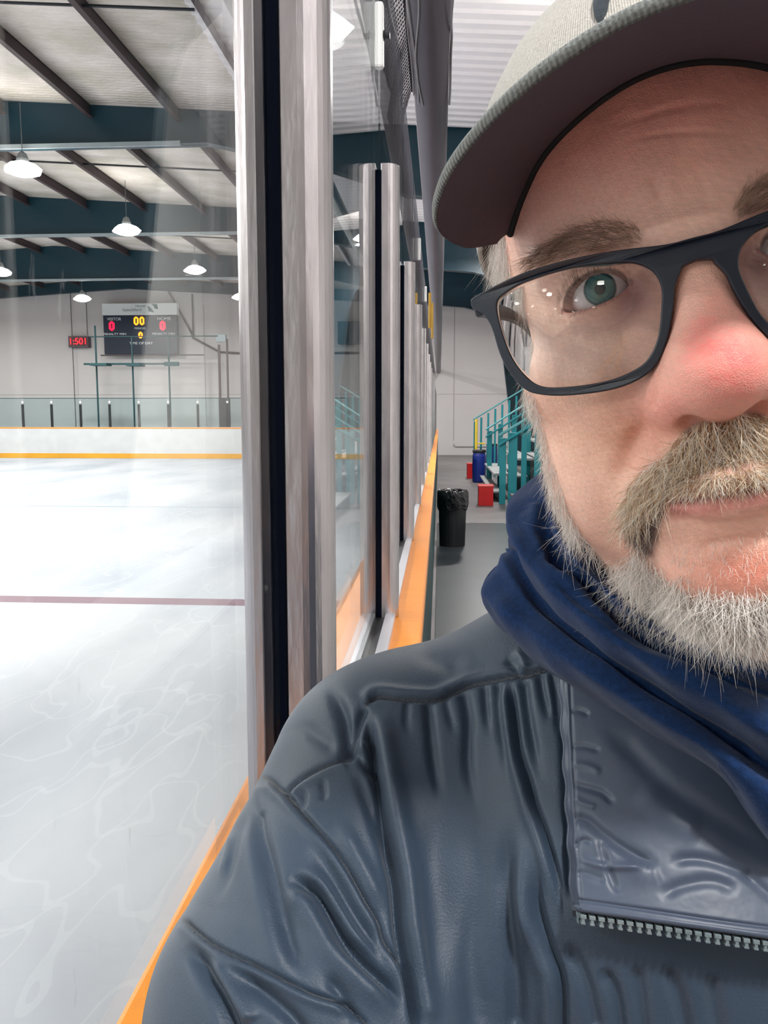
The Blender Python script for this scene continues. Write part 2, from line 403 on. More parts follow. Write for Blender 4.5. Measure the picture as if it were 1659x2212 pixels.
# corner panes and posts
cc = corner(-XI+GX)
def seg_pane(a, b, z1, lab, grp, m):
    a, b = Vector((*a, 0)), Vector((*b, 0)); d = b-a; L_ = d.length; o = MB().box((0.02, -.006, 0), (L_-.02, .006, z1-1.075)).build('glass_sheet', m, loc=(a.x, a.y, 1.075))
    o.rotation_euler = (0, 0, math.atan2(d.y, d.x)); tag(o, lab, 'glass', grp)
for i, (a, b) in enumerate(((0, 3), (3, 6), (6, 9), (9, 12))):
    seg_pane(cc[a], cc[b], 2.1, 'glass pane in the far rink corner, %s from the side boards' % ORD[i], 'panes in the far corner', M['glassfar'])
# far posts and panes
fy = YI-XI+GX
pf = thing('end_glass_post', 'dark upright between the glass panes under the scoreboard wall, first from the right', 'post', (-7.3, fy, 1.07), 'dark posts between the far glass panes')
MB().box((-.035, -.03, 0), (.035, .03, .80)).build('upright', M['black'], pf)
MB().lathe([(.03, 0), (.04, .03), (.03, .07)], (0, 0, .84), 8).build('white_cap', M['clip'], pf)
xs = [-7.3-1.04*k for k in range(0, 17)]
xs0 = [-3.3, -4.3, -5.3, -6.3]
for k, x in enumerate(xs):
    if k: copy_tree(pf, (x, fy, 1.07), 'dark upright between the glass panes under the scoreboard wall, %s from the right' % ORD[k])
allx = xs0+xs
for k in range(len(allx)-1):
    seg_pane((allx[k+1], fy), (allx[k], fy), 2.07, 'pale teal glass pane behind the goal end boards, %s from the right corner' % ORD[k], 'panes on the far end boards', M['glassfar'])
tag(MB().tube([(-3.2, fy+.02, 2.08), (-23.9, fy+.02, 2.08)], .012, 6).build('glass_top_cable', M['tealdk']), 'thin cable strung along the top of the far glass', 'cable')

# clips on the near glass
def clip(kind, y, z, label):
    t = thing('glass_clip', label, 'clip', (GX-.011, y, z), 'white joint clips on the near glass')
    MB().box((-.016, -.012, -.07), (.016, .012, .07)).build('clip_body', M['clip'], t, bevel=.006)
    if kind:
        for s in (-1, 1):
            MB().tube([(s*.016, 0, 0), (s*.022, 0, 0), (s*.030, 0, 0)], [.012, .006, .007], 10).build('bolt', M['black'], t)
clip(True, .755+SP, CH+.84, 'white clip with dark bolt heads high on the second post joint')
clip(False, .755+SP*4, CH+1.07, 'plain white clip on the fifth post joint')
clip(False, .755+SP*6, CH+1.12, 'plain white clip on the seventh post joint')
t = thing('latch_bracket', 'brass coloured latch bracket on a distant glass post', 'bracket', (GX+.05, .755+SP*5, CH+.82))
MB().box((-.01, -.02, -.14), (.012, .02, .14)).box((.012, -.02, -.22), (.03, .02, .06)).build('bracket_plate', M['brass'], t, bevel=.004)

# netting rail and net
tag(MB().tube([(-.054, -3, CH+1.56), (-.054, 31.45, CH+1.56)], .085, 20).build('netting_rail', M['pipe'], smooth=True), 'long grey overhead pipe running to the far wall above the glass', 'pipe')
nt = MB(); ny = 60; yy0, yy1 = 1.5, 4.25
def netp(y, t):
    zt = CH+1.55; zb = CH+1.21
    sag = .03*math.sin(y*9+t*3)+.012*math.sin(y*23+5*t)
    return (-.146-.060*t-.02*math.sin(PI*t)+sag*.6*t, y, zt+(zb-zt)*t)
step = .035
for k in range(-14, 90):
    for sgn in (1, -1):
        pts = []
        for j in range(11):
            t = j/10; y = yy0+k*step+sgn*t*.34
            if yy0 <= y <= yy1: pts.append(netp(y, t))
        if len(pts) > 1: nt.tube(pts, .0016, 4, False)
for t in (0, 1): nt.tube([netp(yy0+(yy1-yy0)*i/50, t) for i in range(51)], .005, 5)
NETO = tag(nt.build('safety_netting', M['net']), 'strip of dark diamond netting hanging from the overhead pipe to the glass', 'netting')
tm = MB()
for a0, f, am in ((PI*.98, 3.1, .22), (PI*1.08, 4.3, .2), (PI*1.2, 2.6, .25), (PI*1.32, 5.1, .18), (PI*.88, 6.0, .15)):
    tm.tube([(-.054+.089*math.cos(a0+am*math.sin(y*f+a0)), y, CH+1.56+.089*math.sin(a0+am*math.sin(y*f+a0))) for y in np.linspace(1.5, 4.25, 70)], .0035, 5)
tm.tube([(-.054+.092*math.cos(.1+.25*math.sin(y*6)), y, CH+1.56+.092*math.sin(-.3+.5*math.sin(y*5.3))) for y in np.linspace(1.5, 4.3, 60)], .006, 5)
tm.build('lacing_cord', M['netw'], NETO)

# ---------------------------------------------------------------- things beyond the ice
def scoreboard():
    t = thing('scoreboard', 'dark scoreboard with white header and lit zero digits on the far wall', 'scoreboard', (-11.18, 31.01, 3.76))
    navy = mat('scoreboard_navy', (14, 24, 52), .4, var=.2, scale=.8); wh = mat('scoreboard_header', (232, 238, 240), .5, var=.02)
    lt = mat('white_lettering', (236, 240, 244), .5); tl = mat('teal_emblem', (20, 86, 92), .5)
    MB().box((-1.4, 0, 0), (1.4, .22, 1.42)).build('cabinet', navy, t, bevel=.01)
    MB().box((-1.42, -.03, 1.43), (1.42, .22, 1.86)).build('header_panel', wh, t, bevel=.01)
    def put(name, txt, x, z, size, m, sx=1., italic=False):
        mb = text_mb(txt, size, .004); mb.v = [(x+v[0]*sx, -.006+v[2]-(.03 if z > 1.43 else 0), z+v[1]) for v in mb.v]; return mb.build(name, m, t)
    grey = mat('grey_lettering', (130, 146, 140), .5)
    put('header_text', 'North', .06, 1.755, .12, grey, 1.3); put('header_text', 'Saanichford', -.28, 1.62, .14, grey, 1.1)
    a = MB().prism([(.33, 1.76), (.36, 1.56), (.56, 1.52), (.47, 1.66), (.40, 1.72)], 'y', -.038, -.028); a.build('emblem', tl, t)
    a = MB().prism([(.46, 1.83), (.68, 1.82), (.72, 1.64), (.60, 1.66), (.54, 1.76)], 'y', -.038, -.028); a.build('emblem', tl, t)
    put('label_text', 'VISITOR', -.98, 1.29, .15, lt, 1.0); put('label_text', 'HOME', .92, 1.29, .15, lt, 1.25)
    put('label_text', 'PENALTY', -1.12, .74, .11, lt, 1.25); put('label_text', 'MIN', -.66, .74, .11, lt, 1.3)
    put('label_text', 'PENALTY', .74, .74, .11, lt, 1.25); put('label_text', 'MIN', 1.2, .74, .11, lt, 1.3)
    put('label_text', 'PERIOD', 0, .945, .1, lt, 1.25); put('label_text', 'TIME OF DAY', .02, .40, .13, lt, 1.15)
    rd = mat('red_led', (150, 10, 30), .4, emit=(255, 8, 48), estr=3.2); og = mat('orange_led', (200, 110, 20), .4, emit=(255, 128, 14), estr=3.6)
    def zero(x, z, w, h, th, m):
        def ring(w, h, r=.35):
            c = min(w, h)*r; return [(-w/2, -h/2+c), (-w/2+c, -h/2), (w/2-c, -h/2), (w/2, -h/2+c), (w/2, h/2-c), (w/2-c, h/2), (-w/2+c, h/2), (-w/2, h/2-c)]
        A, B = ring(w, h), ring(w-2*th, h-2*th); mb = MB()
        vs = [(x+p[0], -.012, z+p[1]) for p in A]+[(x+p[0], -.012, z+p[1]) for p in B]+[(x+p[0], -.001, z+p[1]) for p in A]+[(x+p[0], -.001, z+p[1]) for p in B]
        fs = []
        for i in range(8):
            j = (i+1) % 8; fs += [(i, j, 8+j, 8+i), (16+i, 24+i, 24+j, 16+j), (i, 16+i, 16+j, j), (8+i, 8+j, 24+j, 24+i)]
        mb.add(vs, fs).build('digit', m, t)
    zero(-1.08, 1.04, .21, .34, .075, rd); zero(.86, 1.04, .21, .34, .075, rd)
    zero(-.14, 1.22, .18, .31, .06, og); zero(.08, 1.22, .18, .31, .06, og); zero(.01, .70, .16, .24, .06, og)
    MB().box((-1.35, .22, .2), (-1.25, .488, 1.7)).box((1.05, .22, .2), (1.15, .488, 1.7)).build('wall_bracket', M['black'], t)
scoreboard()
t = thing('wall_clock', 'small red digital clock on the far wall left of the scoreboard', 'clock', (-13.66, 31.2, 4.04))
MB().box((-.38, 0, 0), (.38, .3, .42)).build('case', mat('clock_case', (92, 74, 80), .5), t, bevel=.01)
MB().box((-.34, -.01, .07), (.34, .0, .35)).build('clock_face', mat('clock_face', (60, 8, 14), .4), t)
rl = mat('red_clock_led', (150, 10, 20), .4, emit=(255, 20, 36), estr=3.5)
mb = text_mb('1:501', .34, .004); mb.v = [(v[0]*.98, -.02+v[2], .21+v[1]) for v in mb.v]; mb.build('digit', rl, t)

# support frames, cables and pipes in front of the far wall
sf = thing('net_support_frame', 'thin teal pipe frame standing behind the far glass below the scoreboard', 'pipe frame', (-11, 28.95, 0))
for x in (-12.05, -10.75, -9.45):
    MB().tube([(x+11, 0, 0), (x+11, 0, 4.6 if x < -12 else 4.2)], .03, 8).build('upright', M['tealdk'], sf)
MB().tube([(-1.25, 0, 4.22), (3.3, 0, 4.22)], .02, 8).build('crossbar', M['tealdk'], sf)
MB().tube([(-1.5, 0, 3.28), (1.9, 0, 3.28)], .035, 8).box((-1.1, -.5, 3.2), (-.5, 0, 3.28)).box((.2, -.5, 3.18), (.7, 0, 3.26)).box((1.4, -.05, 3.2), (1.9, .05, 3.34)).build('crossbar', M['tealdk'], sf)
tag(MB().tube([(-12.6, 30.7, 3.7), (-8.7, 30.7, 3.7)], .025, 6).build('hanging_rail', M['brown']), 'thin rail just below the scoreboard', 'rail')
for (x, z0, z1, s) in ((-13.95, .0, 6.2, 'left of the red clock'), (-13.35, 4.5, 6.2, 'down to the right side of the red clock')):
    tag(MB().tube([(x, 31.35, z0), (x, 31.35, z1)], .015, 6).build('wall_cable', M['brown']), 'thin vertical cable on the far wall %s' % s, 'cable')
tag(MB().tube([(-9.3, 31.45, 6.0), (-9.3, 31.45, 4.35)], .03, 8).tube([(-10.2, 31.45, 6.1), (-9.35, 31.45, 4.55), (-9.3, 31.45, 4.38), (-8.3, 31.45, 3.85), (-7.4, 31.45, 3.8), (-3.0, 31.45, 3.8)], .04, 8).build('wall_pipe', M['brown']), 'bent dark pipe running down right of the scoreboard then along the wall', 'pipe')
t = thing('brown_upright', 'brown steel upright behind the far glass right of the scoreboard', 'post', (-7.75, 29.9, 0))
MB().box((-.2, -.08, 0), (.18, .08, 2.1)).build('lower_box', M['brown'], t); MB().box((-.2, -.04, 2.1), (-.13, .04, 4.0)).box((.1, -.04, 2.1), (.16, .04, 4.2)).build('upper_pole', M['brown'], t)
MB().box((-.25, -.1, 4.1), (.1, .1, 4.35)).build('junction_box', M['flange'], t)
tag(MB().box((-3.75, 30.9, 4.1), (-2.95, 31.4, 4.9)).build('wall_speaker', mat('dark_box', (40, 62, 74), .6)), 'dark square box mounted high on the far wall seen through the second pane', 'speaker')
dt = MB().tube([(-1.72, 5.0, 4.98), (-1.72, 31.3, 4.98)], .10, 14); tag(dt.build('pale_duct', M['duct'], smooth=True), 'long pale round duct under the roof beams', 'duct')
dt = MB().tube([(-1.55, 5.0, 4.76), (-1.55, 31.3, 4.76)], .05, 10); tag(dt.build('dark_pipe', M['green'], smooth=True), 'dark pipe running beside the pale duct', 'pipe')

# lamps ------------------------------------------------------------
def lamp_proto():
    t = thing('hanging_lamp', 'x', 'lamp', (-6.3, 12.7, 5.1), 'bright high bay lamps over the ice')
    MB().lathe([(.14, .0), (.28, .055), (.30, .08), (.20, .16), (.09, .20)], n=6).build('lamp_shade', M['lamp'], t)
    MB().lathe([(.09, .20), (.09, .24), (.06, .32), (.02, .35)], n=12).build('lamp_housing', M['lamphead'], t)
    MB().tube([(0, 0, .35), (0, 0, 1.05)], .007, 6).build('suspension_rod', M['lamphead'], t)
    return t
lp = lamp_proto(); lamps = []
ROW = [(-6.3, 'row nearest the boards'), (-11.45, 'middle row'), (-16.6, 'third row')]
first = True
for x, rn in ROW:
    for k, y in enumerate((12.7, 16.9, 21.6, 26.6, 8.2, 3.4, -1.4, -6.2, -11.0)):
        lb = 'hanging lamp in the %s over the ice, %s' % (rn, ['first beyond the near beam', 'before the second beam', 'between the two farther beams', 'closest to the far wall', 'before the near beam', 'overhead beside the camera', 'a little behind the camera', 'well behind the camera', 'farthest behind the camera'][k])
        z = 5.12
        if first: lp.location = (x, y, z); lp['label'] = lb; o = lp; first = False
        else: o = copy_tree(lp, (x, y, z), lb)
        lamps.append((x, y, z))
for (x, y, z, lb) in ((-1.12, 8.2, 5.05, 'bright lamp seen at the top right beside the near post'), (1.2, 17.4, 5.0, 'bright lamp over the walkway hidden by the cap brim'), (1.2, 8.2, 5.0, 'lamp over the walkway behind the head of the man'),
                     (1.2, -1.4, 5.0, 'lamp over the walkway behind the camera'), (1.2, 26.0, 5.0, 'lamp over the far end of the walkway')):
    copy_tree(lp, (x, y, z), lb); lamps.append((x, y, z))

# walkway ----------------------------------------------------------
tag(MB().prism([(-.02, -4), (1.15, -4), (1.15, 10.9), (.92, 11.8), (-.02, 11.8)], 'z', .0, .012).build('rubber_mat', M['mat']), 'dark rubber matting on the walkway floor up to the bin', 'mat')
t = thing('trash_can', 'black round rubbish bin with a shiny black bag folded over its rim', 'bin', (.158, 9.75, .012))
MB().lathe([(.150, 0), (.162, .5), (.165, .62), (.15, .62), (.13, .02)], n=28, capt=True).build('bin_body', M['black'], t, smooth=False)
bg = MB(); prof = [(.176, .44), (.181, .50), (.183, .57), (.18, .64), (.165, .655), (.15, .64), (.14, .5)]
vs = []; n = 40
for i, (r_, z_) in enumerate(prof):
    for k in range(n):
        a = 2*PI*k/n; w = .006*math.sin(a*9+i)+.004*math.sin(a*17+2*i); vs.append(((r_+w)*math.cos(a), (r_+w)*math.sin(a), z_+(.02*math.sin(a*5) if i == 0 else .004*math.sin(a*7))))
bg.add(vs, [(i*n+k, i*n+(k+1) % n, (i+1)*n+(k+1) % n, (i+1)*n+k) for i in range(len(prof)-1) for k in range(n)])
bg.build('bin_liner', M['bag'], t, smooth=True)
for (x, y, h, w, lb) in ((.79, 14.25, .35, .25, 'red box on the floor at the foot of the bleachers, nearer one'), (.75, 20.2, .37, .17, 'red box on the floor beside the blue barrel, farther one')):
    t = thing('red_box', lb, 'box', (x, y, 0), 'red boxes at the foot of the bleachers')
    MB().box((-w/2, -.14, 0), (w/2, .14, h-.03)).build('box_body', M['red'], t, bevel=.008)
    MB().box((-w/2-.008, -.15, h-.03), (w/2+.008, .15, h)).build('box_lid', mat('red_lid', (226, 70, 66), .4), t, bevel=.006)
for (x, y, h, lb) in ((.90, 19.0, .74, 'blue barrel bin in front of the bleacher stairs'), (1.42, 22.8, .74, 'blue barrel bin farther back between teal posts')):
    t = thing('blue_barrel', lb, 'barrel', (x, y, 0), 'blue barrels by the bleachers')
    MB().lathe([(.13, 0), (.15, .04), (.155, .3), (.15, .6), (.13, h-.04)], n=20).build('barrel_body', M['blue'], t, smooth=False)
    MB().lathe([(.15, h-.06), (.155, h-.03), (.14, h)], n=20).build('barrel_rim', M['black'], t)

# bleachers --------------------------------------------------------
def bleacher():
    t = thing('bleachers', 'teal steel bleachers with stair rails and grey planks beyond the man', 'bleachers', (1.0, 14.4, 0))
    def bx(nm, a, b, m, bev=.006): MB().box(a, b).build(nm, m, t, bevel=bev)
    # side panels: wide pickets under sloped rails at three depths (local y)
    sets = [(0.0, .03, 1.18, .62, [(.03, .11), (.18, .15), (.40, .09), (.62, .12), (.86, .12), (1.15, .12)]),
            (3.2, -.02, 1.22, .66, [(.0, .10), (.22, .10), (.5, .1), (.8, .1), (1.1, .1), (1.4, .1)]),
            (6.4, -.16, 1.40, .62, [(-.16, .05), (.0, .05), (.17, .05), (.34, .05), (.51, .05), (.68, .05), (.85, .05), (1.02, .05), (1.2, .05), (1.4, .05)])]
    t2 = thing('stair_rail', 'teal stair rail with thin balusters and a yellow post behind the blue barrel', 'railing', (1.0, 20.8, 0))
    for yl, xs_, zt, sl, pk in sets:
        if yl > 5: t, keep = t2, t
        else: keep = t
        if yl > 5: yl = 0.
        far = t is t2
        for (x, w) in pk:
            bx('picket', (x, yl-.02, 0), (x+w, yl+.02, zt-.04+sl*(x-xs_)), M['teal'])
        for dz in ((0,) if far else (0, -.16)):
            MB().tube([(xs_-.02, yl-.05, zt+dz), (xs_+1.95, yl-.05, zt+dz+sl*1.95)], .026 if (yl < 1 and not far) else .02, 8).build('hand_rail', mat('pale_teal_rail', (96, 160, 166), .4) if dz == 0 else M['teal'], t)
        t = keep
    for i in range(4):
        bx('seat_plank', (.0+.45*i, 1.0, .42+.28*i), (.28+.45*i, 4.2, .46+.28*i), M['seat'], .004)
        bx('foot_plank', (-.10+.45*i, .4, .16+.28*i), (.10+.45*i, 4.2, .19+.28*i), M['seat'], .004)
        bx('riser_beam', (.06+.45*i, .4, .0), (.09+.45*i, 4.2, .16+.28*i), M['tealdk'], .004)
    bx('white_panel', (.42, 3.0, .75), (.55, 3.05, 1.0), M['clip'], .004)
    MB().tube([(-.1, -.12, 0), (-.1, -.12, 1.42)], .035, 8).build('yellow_post', M['ylw'], t2)
    MB().tube([(-.1, -.12, .82), (.12, -.12, .82)], .02, 8).build('yellow_arm', M['ylw'], t2)
bleacher()
t = thing('low_platform', 'low grey topped platform step along the walkway wall beside the man', 'platform', (1.22, 3, 0))
MB().box((0, 0, .012), (.9, 10.9, .20)).build('platform_side', M['black'], t); MB().box((-.04, -.03, .20), (.92, 10.93, .235)).build('platform_top', M['seat'], t, bevel=.006)

# ---------------------------------------------------------------- lights, camera
for i, (x, y, z) in enumerate(lamps):
    ld = bpy.data.lights.new('lamp_light', 'AREA'); ld.shape = 'DISK'; ld.size = .45; ld.energy = 170; ld.color = (1, .985, .96)
    o = bpy.data.objects.new('lamp_light', ld); C.objects.link(o); o.location = (x, y, z-.04)
cam = bpy.data.cameras.new('camera'); co = bpy.data.objects.new('camera', cam); C.objects.link(co)
cam.sensor_fit = 'VERTICAL'; cam.sensor_height = 36; cam.lens = F/2212*36; cam.clip_start = .01; cam.clip_end = 200
co.matrix_world = Matrix(((Rt[0], Up[0], -Fw[0], 0), (Rt[1], Up[1], -Fw[1], 0), (Rt[2], Up[2], -Fw[2], CH), (0, 0, 0, 1)))
sc = bpy.context.scene; sc.camera = co
w = bpy.data.worlds.new('world'); sc.world = w; w.use_nodes = True; w.node_tree.nodes['Background'].inputs[0].default_value = (.5, .52, .55, 1); w.node_tree.nodes['Background'].inputs[1].default_value = .3
sc.view_settings.view_transform = 'Standard'; sc.view_settings.look = 'None'; sc.view_settings.gamma = 1; sc.view_settings.use_curve_mapping = False
sc.view_settings.exposure = 0.33
sc.cycles.max_bounces = 8; sc.cycles.diffuse_bounces = 4; sc.cycles.glossy_bounces = 4; sc.cycles.transmission_bounces = 8; sc.cycles.transparent_max_bounces = 48
sc.cycles.caustics_reflective = False; sc.cycles.caustics_refractive = True; sc.cycles.sample_clamp_indirect = 6
sc.cycles.use_denoising = True; sc.cycles.use_adaptive_sampling = True; sc.cycles.adaptive_threshold = .05
# ================================================================ PERSON
def grid_mesh(name, P, wrap_u=False, flip=False, col=None, uv=None):
    nv, nu = P.shape[:2]
    me = bpy.data.meshes.new(name); N_ = nv*nu
    j = np.arange(nv-1)[:, None]; i = np.arange(nu if wrap_u else nu-1)[None, :]; i2 = (i+1) % nu
    q = np.stack([j*nu+i, j*nu+i2, (j+1)*nu+i2, (j+1)*nu+i], -1).reshape(-1, 4)
    if flip: q = q[:, ::-1]
    nf = len(q)
    me.vertices.add(N_); me.vertices.foreach_set('co', P.reshape(-1).astype(np.float32))
    me.loops.add(nf*4); me.loops.foreach_set('vertex_index', q.reshape(-1).astype(np.int32))
    me.polygons.add(nf); me.polygons.foreach_set('loop_start', np.arange(0, nf*4, 4, dtype=np.int32))
    me.update(calc_edges=True)
    me.polygons.foreach_set('use_smooth', np.ones(nf, bool))
    if col is not None:
        a = me.color_attributes.new('Col', 'FLOAT_COLOR', 'POINT'); c = np.ones((N_, 4), np.float32); c[:, :3] = col.reshape(-1, 3); a.data.foreach_set('color', c.reshape(-1))
    if uv is not None:
        l = me.uv_layers.new(name='UVMap'); l.data.foreach_set('uv', uv.reshape(-1, 2)[q.reshape(-1)].astype(np.float32).reshape(-1))
    return me
def grid_normals(P, wrap_u=False):
    if wrap_u: du = np.roll(P, -1, 1)-np.roll(P, 1, 1)
    else: du = np.gradient(P, axis=1)
    dv = np.gradient(P, axis=0); n = np.cross(du, dv); return n/(np.linalg.norm(n, axis=-1, keepdims=True)+1e-12)
def smin(a, b, k):
    h = np.maximum(k-np.abs(a-b), 0)/k; return np.minimum(a, b)-h*h*k*.25
def smax(a, b, k): return -smin(-a, -b, k)
def ell(P, c, r):
    q = P-np.array(c); k0 = np.linalg.norm(q/np.array(r), axis=-1); k1 = np.linalg.norm(q/np.array(r)**2, axis=-1); return k0*(k0-1)/(k1+1e-9)
def cap(P, a, b, ra, rb):
    a = np.array(a, float); b = np.array(b, float); ab = b-a; h = np.clip(((P-a)@ab)/(ab@ab), 0, 1); return np.linalg.norm(P-a-h[..., None]*ab, axis=-1)-(ra+(rb-ra)*h)
def chain(P, pts, rs):
    d = None
    for i in range(len(pts)-1):
        e = cap(P, pts[i], pts[i+1], rs[i], rs[i+1]); d = e if d is None else np.minimum(d, e)
    return d
def star(sdf, O, dirs, R, tol, it=70, relax=.75):
    """outermost hit of the surface along rays from O"""
    t = np.full(len(dirs), float(R)); act = np.arange(len(dirs))
    for _ in range(it):
        d = sdf(O+dirs[act]*t[act, None]); t[act] -= d*relax
        act = act[np.abs(d) > tol]
        if len(act) == 0: break
    return t
def polyd(u, v, pts):
    """distance in px to a polyline, and parameter 0..1 along it"""
    pts = np.array(pts, float); seg = np.diff(pts, axis=0); ln = np.linalg.norm(seg, axis=1); cum = np.r_[0, np.cumsum(ln)]
    bd = np.full(u.shape, 1e9); bt = np.zeros(u.shape); bs = np.zeros(u.shape)
    for k in range(len(seg)):
        wx, wy = u-pts[k, 0], v-pts[k, 1]; h = np.clip((wx*seg[k, 0]+wy*seg[k, 1])/ln[k]**2, 0, 1)
        dx, dy = wx-h*seg[k, 0], wy-h*seg[k, 1]; d = np.hypot(dx, dy); m = d < bd
        bd[m] = d[m]; bt[m] = (cum[k]+h[m]*ln[k])/cum[-1]; bs[m] = np.sign(seg[k, 0]*wy[m]-seg[k, 1]*wx[m])
    return bd, bt, bs
def smooth_pts(pts, n=8):
    pts = np.array(pts, float)
    if len(pts) < 3: return pts
    P = np.vstack([2*pts[0]-pts[1], pts, 2*pts[-1]-pts[-2]]); out = []
    for i in range(1, len(P)-2):
        for t in np.linspace(0, 1, n, endpoint=False):
            out.append(.5*((2*P[i])+(-P[i-1]+P[i+1])*t+(2*P[i-1]-5*P[i]+4*P[i+1]-P[i+2])*t*t+(-P[i-1]+3*P[i]-3*P[i+1]+P[i+2])*t**3))
    out.append(pts[-1]); return np.array(out)
def creases(u, v, mask, items):
    """sum of grooves (negative) and ridges (positive); items: (pts, depth, width px, taper0, taper1, side)"""
    out = np.zeros(u.shape)
    for it in items:
        pts, dep, wd = it[:3]; t0, t1 = (it[3], it[4]) if len(it) > 4 else (.2, .2); side = it[5] if len(it) > 5 else 0
        sp = smooth_pts(pts, 4); lo = sp.min(0)-wd*3.5; hi = sp.max(0)+wd*3.5
        if side: lo -= 60; hi += 60
        m = mask & (u > lo[0]) & (u < hi[0]) & (v > lo[1]) & (v < hi[1])
        if not m.any(): continue
        d, t, s = polyd(u[m], v[m], sp)
        tp = np.clip(t/max(t0, 1e-6), 0, 1)*np.clip((1-t)/max(t1, 1e-6), 0, 1); tp = tp*tp*(3-2*tp)
        g = np.exp(-(d/wd)**2)
        if side:                                    # one-sided puff beside the groove
            g = g-.55*np.exp(-((d-wd*2.2)/(wd*1.9))**2)*(s*side > 0)
        out[m] += -dep*tp*g
    return out
def inpoly(u, v, poly):
    poly = np.array(poly, float); c = np.zeros(u.shape, bool); j = len(poly)-1
    for i in range(len(poly)):
        xi, yi = poly[i]; xj, yj = poly[j]
        with np.errstate(divide='ignore', invalid='ignore'):
            c ^= ((yi > v) != (yj > v)) & (u < (xj-xi)*(v-yi)/(yj-yi+1e-12)+xi)
        j = i
    return c
def pnoise(P, f, seed=0, oct=3):
    """cheap smooth noise: sum of sines"""
    r = np.random.default_rng(seed); o = np.zeros(P.shape[:-1]); a = 1
    for k in range(oct):
        for _ in range(4):
            w = r.normal(size=3)*f*(2**k); ph = r.uniform(0, 6.28); o += a*np.sin(P@w+ph)/4
        a *= .5
    return o

# head pose: local mm, X to picture right, Y into the head, Z up
def _R(r, y, p):
    cr, sr = math.cos(r), math.sin(r); c, s = math.cos(y), math.sin(y); cp, sp = math.cos(p), math.sin(p)
    return np.array([[cr, 0, sr], [0, 1, 0], [-sr, 0, cr]])@np.array([[c, -s, 0], [s, c, 0], [0, 0, 1]])@np.array([[1, 0, 0], [0, cp, -sp], [0, sp, cp]])
HM = RC@_R(math.radians(-10.5), math.radians(-18), math.radians(3)); HT = CAM+RC@np.array([.1061, .2843, .0800])
def h2w(P): return (np.asarray(P)/1000)@HM.T+HT
def w2h(P): return (np.asarray(P)-HT)@HM*1000
CAML = w2h(CAM)
def hproj(P): return project(h2w(P))[:2]
def hloc(u, v, Yf):
    """local point on surface Y=Yf(x) seen at pixel"""
    d = unproj(u, v, 1.)-CAM; dl = d@HM; Y = Yf(0.) if callable(Yf) else Yf; p = None
    for _ in range(12):
        t = (Y-CAML[1])/dl[1]; p = CAML+dl*t; Y = Yf(p[0]) if callable(Yf) else Yf
    return p

FEET = Vector((.19, .52, 0.012)); FE = np.array(FEET)
person = thing('person', 'man in a grey cap, black glasses and dark padded jacket, smiling slightly at the camera', 'person', FEET)
def plink(name, P_me, m, parent=person, **k):
    """mesh already in world coordinates -> relative to the person's base"""
    n = len(P_me.vertices); co = np.empty(n*3, np.float32); P_me.vertices.foreach_get('co', co); co = co.reshape(-1, 3)-FE.astype(np.float32)
    P_me.vertices.foreach_set('co', co.reshape(-1)); P_me.update(); return link(name, P_me, m, parent, **k)

EX, EY, EZ = 31.0, 13.0, 6.5
def head_sdf(P):
    A = P.copy(); A[..., 0] = np.abs(A[..., 0]); x, y, z = A[..., 0], A[..., 1], A[..., 2]
    d = ell(P, (0, 88, 42), (75, 99, 88))
    d = smin(d, ell(P, (0, 62, -20), (67, 68, 82)), 22)
    d = smin(d, ell(P, (0, 56, -68), (57, 58, 50)), 20)
    d = smin(d, ell(A, (47, 27, -24), (19, 19, 17)), 16)               # cheekbone
    d = smin(d, ell(A, (27, 8, -34), (17, 13, 16)), 14)                # apple of the cheek
    d = smin(d, ell(A, (0, 12, -103), (25, 19, 20)), 20)               # chin
    d = smin(d, ell(A, (0, 17, -70), (33, 28, 26)), 14)                # mouth barrel
    d = smin(d, cap(A, (6, 2, 13), (44, 14, 17), 9, 8), 12)            # brow ridge
    d = smax(d, -ell(A, (30, -7, 1), (17, 13, 13)), 10)                # socket
    nb = cap(A, (0, 2, 10), (0, -13.5, -25), 9.2, 12.2)
    nb = smin(nb, cap(A, (7, 4, -4), (12, -5, -34), 6, 9), 8)
    nb = smin(nb, ell(A, (0, -18.5, -36.0), (15.5, 15.5, 12.5)), 14)
    d = smin(d, nb, 11)
    d = smin(d, ell(A, (14.0, -9.5, -38.8), (8.2, 12.5, 9.6)), 4.5)
    d = smin(d, ell(A, (45, 40, -62), (19, 26, 28)), 14)               # jaw muscle
    d = smax(d, -ell(A, (10.8, -16, -50), (4.2, 6.5, 5.0)), 2.5)       # nostril
    d = smin(d, ell(A, (EX, EY, EZ), (15.2, 14.1, 14.1)), 5)           # lids over the eyeball
    up = chain(A, [(0, -13.2, -69.6), (5, -13.8, -69.0), (13, -10.8, -70.2), (24, -4.0, -72.5)], [3.8, 4.0, 3.4, 1.8])
    lo = chain(A, [(0, -12.4, -77.6), (11, -10.9, -77.0), (22, -4.8, -74.0)], [4.2, 3.7, 1.6])
    d = smin(d, up, 3.2); d = smin(d, lo, 4)
    d = smax(d, -chain(A, [(0, -18.2, -74.4), (5, -18.4, -73.2), (13, -14.6, -73.6), (25, -6.2, -72.8)], [1.2, 1.1, 1.2, 1.6]), 1.8)
    # eye opening
    s = np.clip((x-20.5)/(45.5-20.5), 0, 1); sh = np.power(np.clip(4*s*(1-s), 0, 1), .6); z0 = 4.0-2.6*s
    op = np.minimum(z0+7.6*sh-z, z-(z0-3.4*sh)); op = np.minimum(op, np.minimum(x-20.5, 45.5-x)); op = np.maximum(-op, y-17)
    d = smax(d, -op, 1.0)
    # ear
    d = smin(d, ell(A, (70, 96, -10), (6, 15, 28)), 6)
    # neck
    d = smin(d, cap(P, (0, 88, -70), (0, 112, -190), 56, 60), 22)
    return d

